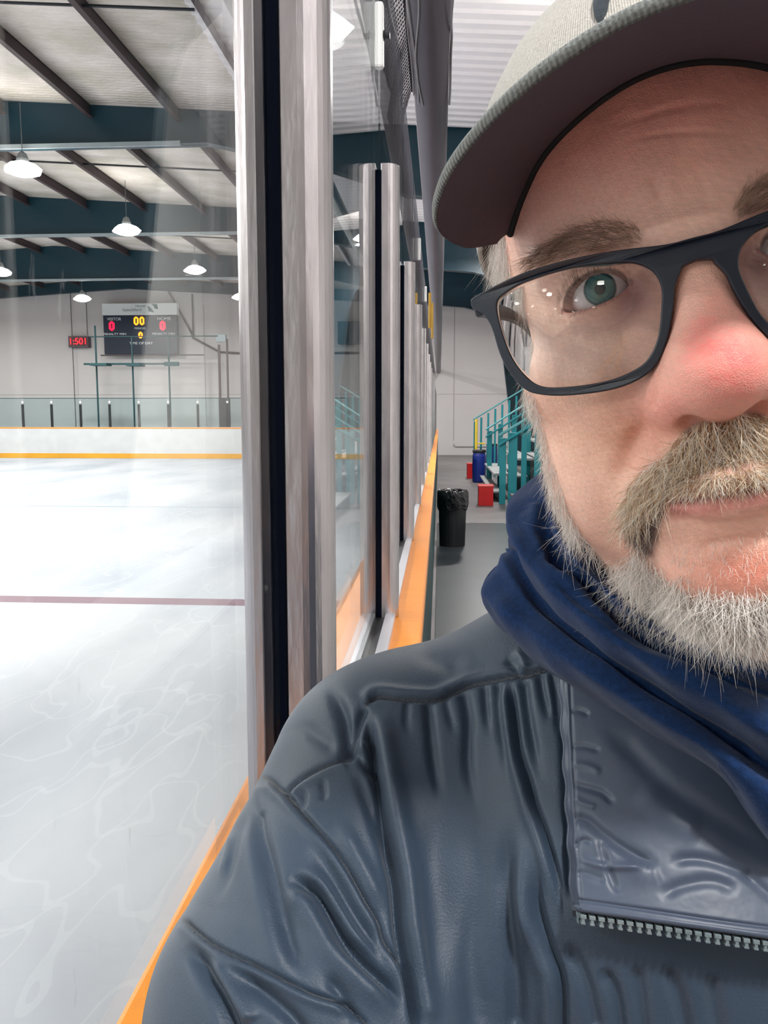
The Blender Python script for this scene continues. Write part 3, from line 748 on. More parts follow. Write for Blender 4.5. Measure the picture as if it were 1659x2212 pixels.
HC = [ ([(1424, 825), (1414, 845), (1409, 868), (1413, 890)], .9, 8, .4, .3), ([(1405, 905), (1372, 950), (1348, 1000), (1338, 1060)], 2.4, 20, .3, .3),
    ([(1660, 780), (1690, 820), (1700, 860)], 1.2, 9, .3, .3),
    # forehead and eye wrinkles, in photo pixels
    ([(1300, 275), (1391, 250), (1457, 233), (1600, 217)], .5, 10, .3, .3), ([(1340, 310), (1420, 290), (1500, 285), (1600, 290)], .45, 8, .3, .3),
    ([(1396, 350), (1420, 420), (1430, 490)], .55, 13, .4, .3), ([(1505, 350), (1525, 420), (1538, 470)], .5, 13, .4, .3), ([(1460, 300), (1445, 380), (1460, 450)], -.8, 16, .3, .3),
    ([(1207, 625), (1203, 655), (1212, 690)], .6, 5), ([(1220, 650), (1214, 675), (1225, 710)], .5, 4), ([(1240, 690), (1290, 705), (1340, 690), (1385, 650)], .6, 9),
    ([(1230, 600), (1280, 575), (1340, 570), (1380, 590)], .7, 7), ([(1240, 735), (1300, 745), (1350, 725)], -.6, 16),
    ([(1500, 1185), (1590, 1168), (1700, 1160)], 1.0, 12)]
def head_mesh():
    NU, NV = 960, 700
    uu = np.linspace(-1, 1, NU, endpoint=False); vv = np.linspace(-1, 1, NV)
    ph = PI*(.42*uu+.58*uu**3); el_ = PI/2*.999*(.55*vv+.45*vv**3)
    O = np.array([0, 62., -20.])
    def mk(ph, el_):
        PH, EL = np.meshgrid(ph, el_); return np.stack([np.sin(PH)*np.cos(EL), -np.cos(PH)*np.cos(EL), np.sin(EL)], -1)
    D = mk(ph, el_); dirs = D.reshape(-1, 3)
    t = star(head_sdf, O, dirs, 260., .01)
    t = np.minimum(t, np.where(dirs[:, 2] < 0, 165/np.maximum(-dirs[:, 2], 1e-3), 1e9))
    P = (O+dirs*t[:, None]).reshape(NV, NU, 3)
    n = -grid_normals(P, True); n *= np.sign((n*D).sum(-1, keepdims=True)+1e-9)
    W = h2w(P); u, v, z = project(W); mask = (P[..., 1] < 60)
    dz = creases(u, v, mask, HC); fl = mask*1.
    dz = dz+fl*(.12*pnoise(P, .35, 3))
    P = P+n*dz[..., None]
    # skin colour ----------------------------------------------------
    x, y, zz = P[..., 0], P[..., 1], P[..., 2]; ax = np.abs(x)
    def G(cx, cz, sx, sz): return np.exp(-((x-cx)/sx)**2-((zz-cz)/sz)**2)
    def GA(cx, cz, sx, sz): return np.exp(-((ax-cx)/sx)**2-((zz-cz)/sz)**2)
    base = np.array(lin((242, 196, 176))); col = np.tile(base, (*x.shape, 1))
    def mixin(c, w):
        nonlocal col; w = np.clip(w, 0, 1)[..., None]; col = col*(1-w)+np.array(lin(c))*w
    no = pnoise(P, .25, 5); nf = pnoise(P, 1.6, 9)
    fr = (y < 45)
    mixin((226, 152, 138), np.clip((zz-22)/30, 0, 1)*.8*fr)             # ruddy forehead
    mixin((226, 174, 146), GA(40, -36, 22, 22)*.6)
    mixin((214, 150, 128), GA(28, -52, 12, 18)*.6)
    mixin((224, 120, 114), (G(2, -30, 13, 14)*.5+G(2, -30, 19, 24)*.45)*(1+.3*no+.15*nf)*fr)   # red nose
    mixin((228, 140, 132), GA(19, -40, 8, 10)*.5*fr)
    mixin((158, 100, 104), GA(19, -2, 7, 8)*.75*fr)                      # inner eye corner
    mixin((176, 122, 116), (GA(27, -8, 12, 5))*.5*fr)
    mixin((168, 116, 106), GA(32, 15, 15, 4)*.5*fr)
    lipz = -73.6-.0*ax
    lip = np.clip(1-np.abs(zz+74.2-np.where(zz > -74, 0, 0))/np.where(zz > -73.6, 4.6, 7.2)*1.0, 0, 1)*np.clip((24.5-ax)/5, 0, 1)*(y < 4)
    mixin((190, 108, 108), np.clip(lip*2.0, 0, 1)*.7)
    mixin((120, 56, 66), np.exp(-((zz+73.6)/1.1)**2)*np.clip((25-ax)/6, 0, 1)*(y < 4)*.85)
    mixin((228, 132, 110), G(0, -102, 22, 10)*.75*fr)                    # red chin
    mixin((196, 142, 122), np.clip(GA(12, -86, 16, 4), 0, 1)*.35*fr)
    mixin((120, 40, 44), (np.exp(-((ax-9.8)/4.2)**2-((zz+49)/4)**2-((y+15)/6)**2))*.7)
    sL = np.clip((ax-20.5)/25, 0, 1); shL = np.power(np.clip(4*sL*(1-sL), 0, 1), .6); zL = 4.0-2.6*sL
    inx = ((ax > 19) & (ax < 47))*fr
    mixin((96, 62, 58), np.exp(-((zz-(zL+7.6*shL)-.5)/.9)**2)*.8*inx)        # upper lash line
    mixin((196, 104, 100), np.exp(-((zz-(zL-3.4*shL)+.3)/.8)**2)*.6*inx)     # lower lid rim
    mixin((176, 120, 104), np.exp(-((zz-(zL+7.6*shL)-4.2)/1.0)**2)*.45*inx)   # lid fold
    mixin((150, 92, 96), GA(21, 1, 5, 6)*.6*fr)  # purple shade of the inner eye corner, painted into the skin
    # stubble tint where hair grows; mouth corners also painted dark as shade
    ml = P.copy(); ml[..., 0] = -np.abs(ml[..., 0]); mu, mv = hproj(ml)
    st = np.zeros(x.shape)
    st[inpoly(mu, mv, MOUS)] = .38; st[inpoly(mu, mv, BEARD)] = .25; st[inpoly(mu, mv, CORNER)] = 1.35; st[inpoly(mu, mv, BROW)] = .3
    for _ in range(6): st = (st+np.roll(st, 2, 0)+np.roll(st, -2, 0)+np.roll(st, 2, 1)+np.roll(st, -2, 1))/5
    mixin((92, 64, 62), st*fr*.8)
    col = col*(1+.07*nf+.06*no)[..., None]*np.stack([np.ones_like(nf), 1-.035*pnoise(P, .8, 77), 1-.03*pnoise(P, .8, 77)], -1)
    return P, n, np.clip(col, 0, 1), mask

# hair regions in photo pixels (left side of the face; the right side mirrors it)
BEARD = [(1140, 800), (1185, 960), (1225, 1090), (1260, 1160), (1310, 1215), (1350, 1200), (1370, 1170), (1400, 1180), (1430, 1225), (1490, 1245), (1560, 1262), (1640, 1262), (1760, 1250),
         (1800, 1500), (1560, 1500), (1300, 1420), (1150, 1240), (1090, 1000), (1090, 800)]
MOUS = [(1356, 1130), (1344, 1095), (1360, 1045), (1400, 1005), (1440, 975), (1475, 930), (1510, 908), (1600, 915), (1720, 900), (1720, 1010), (1640, 1050), (1585, 1063), (1520, 1062), (1480, 1068), (1440, 1076), (1405, 1092), (1388, 1108), (1378, 1125)]
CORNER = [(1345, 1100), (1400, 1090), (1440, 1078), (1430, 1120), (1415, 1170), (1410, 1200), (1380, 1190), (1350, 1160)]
BROW = [(1140, 560), (1170, 530), (1230, 498), (1300, 478), (1360, 480), (1392, 505), (1385, 530), (1330, 540), (1250, 548), (1190, 566), (1150, 580)]

def ramp_pick(n, cols, rng):
    c = np.array([lin(k) for k in cols]); w = rng.uniform(0, 1, n)*(len(cols)-1); i = np.minimum(w.astype(int), len(cols)-2); f = (w-i)[:, None]
    return (c[i]*(1-f)+c[i+1]*f)*rng.uniform(.8, 1.15, n)[:, None]
def strands_mesh(name, root, d0, bend, L, rad, col, nseg=5):
    n = len(root); T = np.linspace(0, 1, nseg+1); k = nseg+1
    pts = root[:, None]+L[:, None, None]*(d0[:, None]*T[None, :, None]+bend[:, None]*(T**2)[None, :, None])
    tg = np.gradient(pts, axis=1); tg /= np.linalg.norm(tg, axis=-1, keepdims=True)+1e-12
    ref = np.tile(np.array([.31, .77, .55]), (n, 1)); a = np.cross(tg, ref[:, None]); a /= np.linalg.norm(a, axis=-1, keepdims=True)+1e-9; b = np.cross(tg, a)
    r = rad[:, None]*np.clip(1.15-T**2*1.0, .12, 1)[None]
    ring = [pts+r[..., None]*(a*math.cos(g)+b*math.sin(g)) for g in (0, 2*PI/3, 4*PI/3)]
    V = np.stack(ring, 2).reshape(-1, 3)
    s = (np.arange(n)*k*3)[:, None, None]; j = (np.arange(nseg)*3)[None, :, None]; c = np.arange(3)[None, None, :]; c2 = (c+1) % 3
    q = np.stack([s+j+c, s+j+c2, s+j+3+c2, s+j+3+c], -1).reshape(-1, 4)
    me = bpy.data.meshes.new(name); me.vertices.add(len(V)); me.vertices.foreach_set('co', (h2w(V)).reshape(-1).astype(np.float32))
    me.loops.add(len(q)*4); me.loops.foreach_set('vertex_index', q.reshape(-1).astype(np.int32)); me.polygons.add(len(q)); me.polygons.foreach_set('loop_start', np.arange(0, len(q)*4, 4, dtype=np.int32)); me.update(calc_edges=True)
    me.polygons.foreach_set('use_smooth', np.ones(len(q), bool))
    cc = np.repeat(col, k*3, 0); A = me.color_attributes.new('Col', 'FLOAT_COLOR', 'POINT'); c4 = np.ones((len(V), 4), np.float32); c4[:, :3] = cc; A.data.foreach_set('color', c4.reshape(-1))
    return me
def attr_mat(name, rough=.5, sss=0., bump=0., bscale=300., spec=.5, sheen=0.):
    m, nt, p = new_mat(name); N, L = nt.nodes, nt.links
    a = N.new('ShaderNodeAttribute'); a.attribute_name = 'Col'; L.new(a.outputs['Color'], p.inputs['Base Color']); p.inputs['Roughness'].default_value = rough
    p.inputs['Specular IOR Level'].default_value = spec
    if sss:
        p.inputs['Subsurface Weight'].default_value = sss; p.inputs['Subsurface Radius'].default_value = (1, .35, .2); p.inputs['Subsurface Scale'].default_value = .003
    if bump:
        tc = N.new('ShaderNodeTexCoord'); n1 = N.new('ShaderNodeTexNoise'); n1.inputs['Scale'].default_value = bscale; n1.inputs['Detail'].default_value = 4; L.new(tc.outputs['Object'], n1.inputs['Vector'])
        vo = N.new('ShaderNodeTexVoronoi'); vo.inputs['Scale'].default_value = bscale*2.2; L.new(tc.outputs['Object'], vo.inputs['Vector'])
        ad = N.new('ShaderNodeMath'); L.new(n1.outputs['Fac'], ad.inputs[0]); L.new(vo.outputs['Distance'], ad.inputs[1])
        b = N.new('ShaderNodeBump'); b.inputs['Strength'].default_value = bump; b.inputs['Distance'].default_value = .0006; L.new(ad.outputs[0], b.inputs['Height']); L.new(b.outputs[0], p.inputs['Normal'])
    return m
M['skin'] = attr_mat('ruddy_skin', .48, .12, .3, 900, .42)
M['hair'] = attr_mat('hair_strands', .33, spec=.7)
M['eye'] = attr_mat('eyeball', .12)

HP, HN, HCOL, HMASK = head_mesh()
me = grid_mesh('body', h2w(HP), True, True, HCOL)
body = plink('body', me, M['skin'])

# eyes
def eye(side):
    c = np.array([side*EX, EY, EZ]); g = CAML-c; g /= np.linalg.norm(g); g = g if side < 0 else g
    nu, nv = 120, 100
    a = np.linspace(0, 2*PI, nu, endpoint=False); b = np.concatenate([np.linspace(.002, .75, 70), np.linspace(.78, PI-.01, 30)])
    A, B = np.meshgrid(a, b); e1 = np.cross(g, [0, 0, 1.]); e1 /= np.linalg.norm(e1); e2 = np.cross(e1, g)
    r = 12.25+.45*np.exp(-(B/.42)**4)
    P = c+r[..., None]*(np.cos(B)[..., None]*g+np.sin(B)[..., None]*(np.cos(A)[..., None]*e1+np.sin(A)[..., None]*e2))
    d = B*12.3; col = np.tile(np.array(lin((228, 220, 220))), (*d.shape, 1))
    def mixin(cc, w):
        nonlocal col; w = np.clip(w, 0, 1)[..., None]; col = col*(1-w)+np.array(lin(cc))*w
    fib = .5+.5*np.sin(A*37+3*np.sin(A*11))
    mixin((216, 150, 146), np.clip((d-9)/6, 0, 1)*.5)
    mixin((30, 84, 90), d < 6.15); mixin((62, 122, 122), (d < 5.5)*(.35+.4*fib)*np.clip((5.6-d)/1.2, 0, 1)); mixin((120, 150, 120), (d < 3.4)*.25)
    mixin((10, 40, 46), np.exp(-((d-6.0)/.45)**2)*.7); mixin((4, 14, 18), d < 2.0)
    return plink('eyeball', grid_mesh('eyeball', h2w(P), True, False, col), M['eye'])
eye(-1); eye(1)

# ---- hair ------------------------------------------------------------
flat = HP.reshape(-1, 3); fn = HN.reshape(-1, 3); ml = flat.copy(); ml[:, 0] = -np.abs(ml[:, 0]); MU, MV = hproj(ml)
# area weight
du = np.linalg.norm(np.cross(np.roll(HP, -1, 1)-HP, np.gradient(HP, axis=0)), axis=-1).reshape(-1)
front = flat[:, 1] < 75
def sample(mask, n, rng, wt=None):
    w = du*mask
    if wt is not None: w = w*wt
    w = w/w.sum(); idx = rng.choice(len(flat), n, p=w); j = rng.normal(0, .25, (n, 3)); return idx, flat[idx]+j-.2*fn[idx]
def unit(a): return a/(np.linalg.norm(a, axis=-1, keepdims=True)+1e-12)
DOWN = np.array([0, 0, -1.])
def hair(name, region, n, Lr, rad, cols, dirf, seed, wt=None, label=None, rnd=.22, curl=.25, extra=None):
    rng = np.random.default_rng(seed); idx, root = sample(region & front, n, rng, wt); nn = fn[idx]; sx = np.sign(root[:, 0])[:, None]
    d0 = dirf(root, nn, sx, rng); cl = unit(d0+rng.normal(0, rnd, (n, 3)))
    bend = rng.normal(0, curl, (n, 3))+DOWN*.18-nn*(.02 if name == 'moustache' else .12)
    L = rng.uniform(*Lr, n)
    if extra is not None: L = L*extra(root)
    me = strands_mesh(name, root, cl, bend, L, rad*rng.uniform(.7, 1.25, n), ramp_pick(n, cols, rng)); o = plink(name, me, M['hair']); 
    return o
soft = 1-np.zeros(len(flat))
white = [(255, 252, 248), (250, 246, 240), (236, 228, 220), (250, 246, 242), (190, 176, 164), (255, 252, 250)]
mixd = [(255, 252, 244), (250, 234, 206), (220, 180, 136), (162, 118, 84), (250, 236, 214), (255, 254, 250), (240, 216, 184)]
reg_b = inpoly(MU, MV, BEARD) & (flat[:, 2] > -124)
X_ = flat[:, 0]; Z_ = flat[:, 2]; Y_ = flat[:, 1]
BTOP = [(1225, 1090), (1260, 1160), (1310, 1215), (1350, 1200), (1370, 1170), (1400, 1180), (1430, 1225), (1490, 1245), (1560, 1262), (1640, 1262), (1760, 1250)]
edge_b = np.clip(polyd(MU, MV, BTOP)[0]/75, .06, 1)**1.1*(.75+.35*pnoise(flat, .35, 44))
def d_beard(r, n, sx, rng):
    lat = np.concatenate([sx*np.clip(np.abs(r[:, :1])/60, 0, 1), np.zeros((len(r), 2))], 1)
    return unit(.62*n+1.0*DOWN+.18*lat+rng.normal(0, .12, r.shape))
hair('beard', reg_b & (MV > 1120), 17000, (6.5, 13.5), .088, white, d_beard, 1, wt=edge_b, rnd=.33, curl=.42)
reg_s = (inpoly(MU, MV, BEARD) & (MV <= 1160) & (MV > 835)) | ((np.abs(X_) > 50) & (Z_ < 0) & (Z_ > -40) & (Y_ > 46) & (Y_ < 78))
hair('sideburns', reg_s & (Y_ > 12), 5200, (4, 9), .08, white, lambda r, n, sx, g: unit(.45*n+1.0*DOWN), 2)
reg_m = inpoly(MU, MV, MOUS)
def d_m(r, n, sx, rng):
    lat = np.zeros_like(r); lat[:, 0] = np.sign(r[:, 0])*np.clip(np.abs(r[:, 0])/16, 0, 1)
    nw = np.where((np.abs(r[:, :1]) < 24) & (r[:, 2:] > -76), .85, .4)
    return unit(nw*n+1.0*DOWN+.55*lat)
hair('moustache', reg_m, 6000, (5.5, 10.5), .085, mixd, d_m, 3, rnd=.28, curl=.36, extra=lambda r: np.where(np.abs(r[:, 0]) < 20, np.clip((r[:, 2]+74)/12, .5, 1), 1))
hair('soul_patch_stubble', inpoly(MU, MV, [(1440, 1180), (1600, 1150), (1760, 1150), (1760, 1262), (1480, 1245)]), 260, (2, 4.5), .06, white, d_beard, 8)
hair('corner_stubble', inpoly(MU, MV, CORNER), 900, (3, 6), .07, [(70, 54, 50), (110, 90, 78), (190, 180, 168)], d_m, 9)
def d_e(r, n, sx, rng):
    lat = np.zeros_like(r); lat[:, 0] = np.sign(r[:, 0]); t = np.clip((np.abs(r[:, 0])-14)/34, 0, 1)[:, None]
    return unit(.38*n+lat*(.5+.6*t)-DOWN*(.75*(1-t)-.25*t))
hair('eyebrow', inpoly(MU, MV, BROW) & (X_ < 0), 850, (5, 9.5), .048, [(116, 88, 72), (160, 128, 104), (204, 178, 154)], d_e, 4)
hair('eyebrow', inpoly(MU, MV, BROW) & (X_ > 0), 850, (5, 9.5), .048, [(104, 76, 62), (146, 114, 92), (190, 164, 140)], d_e, 5)
reg_t = (np.abs(X_) > 50) & (Z_ < 52) & (Z_ > 20) & (Y_ > 36) & (Y_ < 95)
front = flat[:, 1] < 130
hair('temple_hair', reg_t, 3600, (8, 17), .075, white, lambda r, n, sx, g: unit(.3*n+1.0*DOWN+np.array([0, .25, 0])), 6, rnd=.15)
front = flat[:, 1] < 400
reg_k = (np.abs(X_) > 8) & (Z_ < 46) & (Z_ > -34) & (Y_ > 78) & ~((np.abs(X_) > 71) & (np.abs(Y_-96) < 17) & (Z_ < 18))
hair('back_hair', reg_k & ((Y_ > 104) | (Z_ > 4)), 9000, (7, 13), .09, white, lambda r, n, sx, g: unit(.3*n+1.0*DOWN+np.array([0, .25, 0])), 12, rnd=.15)
def lashes():
    rng = np.random.default_rng(31); out = []
    for sg in (-1, 1):
        for lo in (0, 1):
            n = 70 if not lo else 40; s = rng.uniform(.2, .98, n); sh = (4*s*(1-s))**.6; x = 20.5+25*s; z = 4.0-2.6*s+(7.6*sh if not lo else -3.4*sh)
            r = np.stack([x, np.zeros(n), z], -1); r[:, 1] = EY-np.sqrt(np.maximum(14.3**2-(x-EX)**2-(z-EZ)**2, 4)); r[:, 0] *= sg
            d = np.stack([sg*(s-.4)*.6, -np.ones(n)*.9, np.full(n, .25 if not lo else -.5)], -1)+rng.normal(0, .12, (n, 3)); out.append((r, unit(d), np.tile([0, 0, .7 if not lo else -.2], (n, 1)), np.full(n, 6. if not lo else 3.5)))
    r, d, b, L = [np.concatenate([o[k] for o in out]) for k in range(4)]; n = len(r)
    plink('eyelashes', strands_mesh('eyelashes', r, d, b, L*rng.uniform(.7, 1.1, n), np.full(n, .05), ramp_pick(n, [(70, 52, 44), (120, 96, 80)], rng)), M['hair'])
lashes()
# ---- glasses -----------------------------------------------------------
M['frame'] = mat('matte_navy_black_acetate', (22, 30, 44), .38, var=.1, scale=40, bump=.1, bscale=900, bdist=.0002)
def FY(x): return -15.5+.0024*x*x
OUT = [(1516, 511), (1437, 531), (1338, 543), (1238, 561), (1139, 589), (1068, 621), (1024, 645), (1020, 655), (1024, 667), (1044, 678), (1064, 708), (1083, 768), (1107, 811), (1139, 843), (1179, 853), (1238, 853),
       (1318, 842), (1377, 821), (1417, 788), (1441, 732), (1453, 668), (1457, 621), (1469, 589), (1493, 572)]
INN = [(1075, 656), (1095, 633), (1139, 609), (1238, 579), (1338, 568), (1381, 571), (1413, 589), (1429, 621), (1429, 668), (1421, 732), (1397, 780), (1358, 807), (1298, 827), (1219, 837), (1171, 835), (1139, 815), (1107, 772), (1083, 708)]
def lxy(p): q = hloc(p[0], p[1], FY); return (q[0], q[2])
O2 = [lxy(p) for p in OUT]; I2 = [lxy(p) for p in INN]
O2[0] = (0, O2[0][1]); 
O2[-1] = (min(O2[-1][0], -4.5), O2[-1][1]); O2.append((0, O2[-1][1]+1.0))
def dens(pts, closed, n=6):
    pts = np.array(pts)
    if closed:
        P = np.vstack([pts[-1], pts, pts[:2]]); out = []
        for i in range(1, len(pts)+1):
            for t in np.linspace(0, 1, n, endpoint=False): out.append(.5*((2*P[i])+(-P[i-1]+P[i+1])*t+(2*P[i-1]-5*P[i]+4*P[i+1]-P[i+2])*t*t+(-P[i-1]+3*P[i]-3*P[i+1]+P[i+2])*t**3))
        return np.array(out)
    return smooth_pts(pts, n)
left = dens(O2, False, 5); outer = np.vstack([left, (left*[-1, 1])[::-1][1:-1]])
inner = dens(I2, True, 6)
cu = bpy.data.curves.new('f', 'CURVE'); cu.dimensions = '2D'; cu.fill_mode = 'BOTH'; cu.extrude = .0016; cu.bevel_depth = .0005; cu.bevel_resolution = 2; cu.offset = -.0004
for pts in (outer, inner, inner*[-1, 1]):
    sp = cu.splines.new('POLY'); sp.points.add(len(pts)-1); sp.use_cyclic_u = True
    for k, p in enumerate(pts): sp.points[k].co = (p[0]/1000, p[1]/1000, 0, 1)
tmp = bpy.data.objects.new('f', cu); C.objects.link(tmp); dg = bpy.context.evaluated_depsgraph_get(); fm = bpy.data.meshes.new_from_object(tmp.evaluated_get(dg)); bpy.data.objects.remove(tmp)
bm = bmesh.new(); bm.from_mesh(fm); bmesh.ops.remove_doubles(bm, verts=bm.verts, dist=1e-6)
bmesh.ops.triangulate(bm, faces=[f for f in bm.faces if len(f.verts) > 4])
bm.to_mesh(fm); bm.free()
co_ = np.array([v.co[:] for v in fm.vertices])*1000
loc_ = np.stack([co_[:, 0], FY(co_[:, 0])-co_[:, 2], co_[:, 1]], -1)
fm.vertices.foreach_set('co', h2w(loc_).reshape(-1).astype(np.float32)); fm.name = 'eyeglasses'; fm.materials.clear()
glasses = plink('eyeglasses', fm, M['frame'])
M['lens'] = bpy.data.materials.new('spectacle_lens'); M['lens'].use_nodes = True
nt = M['lens'].node_tree; nt.nodes.remove(nt.nodes['Principled BSDF']); gb = nt.nodes.new('ShaderNodeBsdfGlass'); gb.inputs['IOR'].default_value = 1.5; gb.inputs['Roughness'].default_value = 0
gb.inputs['Color'].default_value = (.985, .985, .98, 1); nt.links.new(gb.outputs[0], nt.nodes['Material Output'].inputs['Surface'])
def hpart(name, P, m, parent, wrap=True, flip=False, uv=None, **k):
    me = grid_mesh(name, h2w(P)-FE, wrap, flip, None, uv); return link(name, me, m, parent, **k)
def lens(side):
    c = inner.mean(0); ring = c+(inner-c)*1.012; nr = 26; prof = []
    ctr = np.array([-36.5, -8.0])
    def surf(P2, R, off):
        d2 = ((P2-ctr)**2).sum(-1); y0 = FY(ctr[0])+off; sl = 2*.0024*ctr[0]; return y0+sl*(P2[:, 0]-ctr[0])*.8+d2/(2*R)
    rows = []
    for f in np.linspace(.002, 1, nr): q = c+(ring-c)*f; rows.append(np.stack([q[:, 0], surf(q, 150, -.9), q[:, 1]], -1))
    for f in np.linspace(1, .002, nr): q = c+(ring-c)*f; rows.append(np.stack([q[:, 0], surf(q, 66, .5), q[:, 1]], -1))
    P = np.array(rows)
    if side > 0: P = P*[-1, 1, 1]
    n = P.shape[1]; me = grid_mesh('lens', h2w(P)-FE, True, side > 0); bm = bmesh.new(); bm.from_mesh(me); bm.verts.ensure_lookup_table()
    bm.faces.new([bm.verts[i] for i in range(n)]); bm.faces.new([bm.verts[(2*nr-1)*n+i] for i in range(n)][::-1]); bmesh.ops.recalc_face_normals(bm, faces=bm.faces); bm.to_mesh(me); bm.free()
    return link('lens', me, M['lens'], glasses)
lens(-1); lens(1)
def temple_arm(s):
    pts = [(-74.2, -1.0, 9.0), (-75.5, 6, 9.6), (-76.5, 30, 12.0), (-77, 60, 13.0), (-76.5, 90, 9), (-74, 108, -4), (-72, 122, -20)]
    pts = smooth_pts(pts, 5); rows = []
    for i, p in enumerate(pts):
        f = i/(len(pts)-1); h = 8.0-3.5*f; w = 1.5
        rows.append([(p[0]+dx*w, p[1], p[2]+dz*h*.5) for dx, dz in ((-1, -.8), (-.6, -1), (.6, -1), (1, -.8), (1, .8), (.6, 1), (-.6, 1), (-1, .8))])
    P = np.array(rows); P[..., 0] *= -s
    me = grid_mesh('temple_arm', h2w(P)-FE, True, s > 0); bm = bmesh.new(); bm.from_mesh(me); bm.verts.ensure_lookup_table(); n = 8; L_ = len(pts)
    bm.faces.new([bm.verts[i] for i in range(n)]); bm.faces.new([bm.verts[(L_-1)*n+i] for i in range(n)]); bmesh.ops.recalc_face_normals(bm, faces=bm.faces); bm.to_mesh(me); bm.free()
    link('temple_arm', me, M['frame'], glasses)
temple_arm(-1); temple_arm(1)

# ---- cap ---------------------------------------------------------------
def knit_mat(name, rgb, bands=1., bump=.8):
    m, nt, p = new_mat(name); N, L = nt.nodes, nt.links
    uvn = N.new('ShaderNodeUVMap'); uvn.uv_map = 'UVMap'; w = N.new('ShaderNodeTexWave'); w.bands_direction = 'X'; w.inputs['Scale'].default_value = bands; w.inputs['Distortion'].default_value = .6; w.inputs['Detail'].default_value = 2
    L.new(uvn.outputs[0], w.inputs['Vector']); tc = N.new('ShaderNodeTexCoord'); n = N.new('ShaderNodeTexNoise'); n.inputs['Scale'].default_value = 900; n.inputs['Detail'].default_value = 3; L.new(tc.outputs['Object'], n.inputs['Vector'])
    cr = N.new('ShaderNodeValToRGB'); a = np.array(lin(rgb)); cr.color_ramp.elements[0].color = (*(a*.62), 1); cr.color_ramp.elements[1].color = (*np.minimum(a*1.15, 1), 1)
    mx = N.new('ShaderNodeMath'); mx.operation = 'MULTIPLY_ADD'; L.new(w.outputs['Fac'], mx.inputs[0]); mx.inputs[1].default_value = .45; L.new(n.outputs['Fac'], mx.inputs[2])
    L.new(mx.outputs[0], cr.inputs[0]); cr.color_ramp.elements[0].position = .25; cr.color_ramp.elements[1].position = 1.0; L.new(cr.outputs[0], p.inputs['Base Color']); p.inputs['Roughness'].default_value = .9
    p.inputs['Sheen Weight'].default_value = .25; p.inputs['Specular IOR Level'].default_value = .2
    b = N.new('ShaderNodeBump'); b.inputs['Strength'].default_value = bump; b.inputs['Distance'].default_value = .0006; L.new(mx.outputs[0], b.inputs['Height']); L.new(b.outputs[0], p.inputs['Normal'])
    return m
M['knit'] = knit_mat('ribbed_grey_cap_cloth', (190, 185, 178), 1.5)
M['brimtop'] = knit_mat('grey_brim_cloth', (122, 126, 124), 3.2, 1.0)
M['under'] = mat('taupe_brim_underside', (82, 72, 84), .9, var=.08, scale=300, bump=.25, bscale=1500, bdist=.0004)
CC, CR_ = np.array([0, 90, 44.]), np.array([83, 105.5, 97.])
EDGE = np.array([(-16, 70.5), (-6, 65.5), (2, 60), (14, 51), (30, 46), (44, 44), (70, 41), (120, 30), (200, 8)])
def crown_edge(phi):
    """point on the crown ellipsoid at azimuth phi, at the lower rim"""
    z = 50.
    for _ in range(30):
        k = math.sqrt(max(1-((z-CC[2])/CR_[2])**2, .05)); y = CC[1]-CR_[1]*k*math.cos(phi); z = .5*z+.5*np.interp(y, EDGE[:, 0], EDGE[:, 1])
    k = math.sqrt(max(1-((z-CC[2])/CR_[2])**2, .05)); return np.array([CC[0]+CR_[0]*k*math.sin(phi), CC[1]-CR_[1]*k*math.cos(phi), z])
nph, nz = 240, 60; ph = np.linspace(-PI, PI, nph, endpoint=False); P = np.zeros((nz*2, nph, 3)); uv = np.zeros((nz*2, nph, 2))
for j, f in enumerate(ph):
    e = crown_edge(f); ps0 = math.asin(np.clip((e[2]-CC[2])/CR_[2], -1, 1))
    for i in range(nz):
        a = ps0+(PI/2-.002-ps0)*i/(nz-1); q = CC+CR_*np.array([math.sin(f)*math.cos(a), -math.cos(f)*math.cos(a), math.sin(a)])
        # six panel seams and slight puffs
        seam = abs(((f/(PI/3)) % 1)-.5); q = CC+(q-CC)*(1-.006*math.exp(-((.5-seam)*16)**2)*min(1, i/8))
        P[nz+i, j] = q; P[nz-1-i, j] = CC+(q-CC)*.975; uv[nz+i, j] = uv[nz-1-i, j] = (f*16, i*.3)
cap_ = thing_cap = hpart('cap', P, M['knit'], person, uv=uv)
bt = MB(); top = h2w(CC+np.array([0, 0, CR_[2]]))-FE; 
# brim: inner curve on the crown rim, outer curve measured on the photo
IN_ = [(-62.5, 28, 38), (-55, 12, 48.5), (-43, 1.5, 57.5), (-19, -9.5, 65.6), (0, -12.5, 68)]
OU_ = [(-66, 24, 35), (-76, 4, 32.5), (-79.5, -20, 36.2), (-68, -44, 43.2), (-45, -65, 49.8), (-20.5, -75.5, 54.2), (0, -79, 55.2)]
def sym(pts, n):
    p = np.array(pts, float); full = np.vstack([p, (p*[-1, 1, 1])[::-1][1:]]); s = smooth_pts(full, 12); d = np.r_[0, np.cumsum(np.linalg.norm(np.diff(s, axis=0), axis=1))]
    t = np.linspace(0, d[-1], n); return np.stack([np.interp(t, d, s[:, k]) for k in range(3)], -1)
nb = 160; I3, O3 = sym(IN_, nb), sym(OU_, nb)
for _ in range(60):                                            # bring the inner edge of the brim onto the forehead
    d_ = head_sdf(I3)-1.0; c_ = np.array([0, 70., 0]); dr = c_-I3; dr[:, 2] = 0; dr /= np.linalg.norm(dr, axis=1, keepdims=True); I3 = I3+dr*(d_*.7)[:, None]

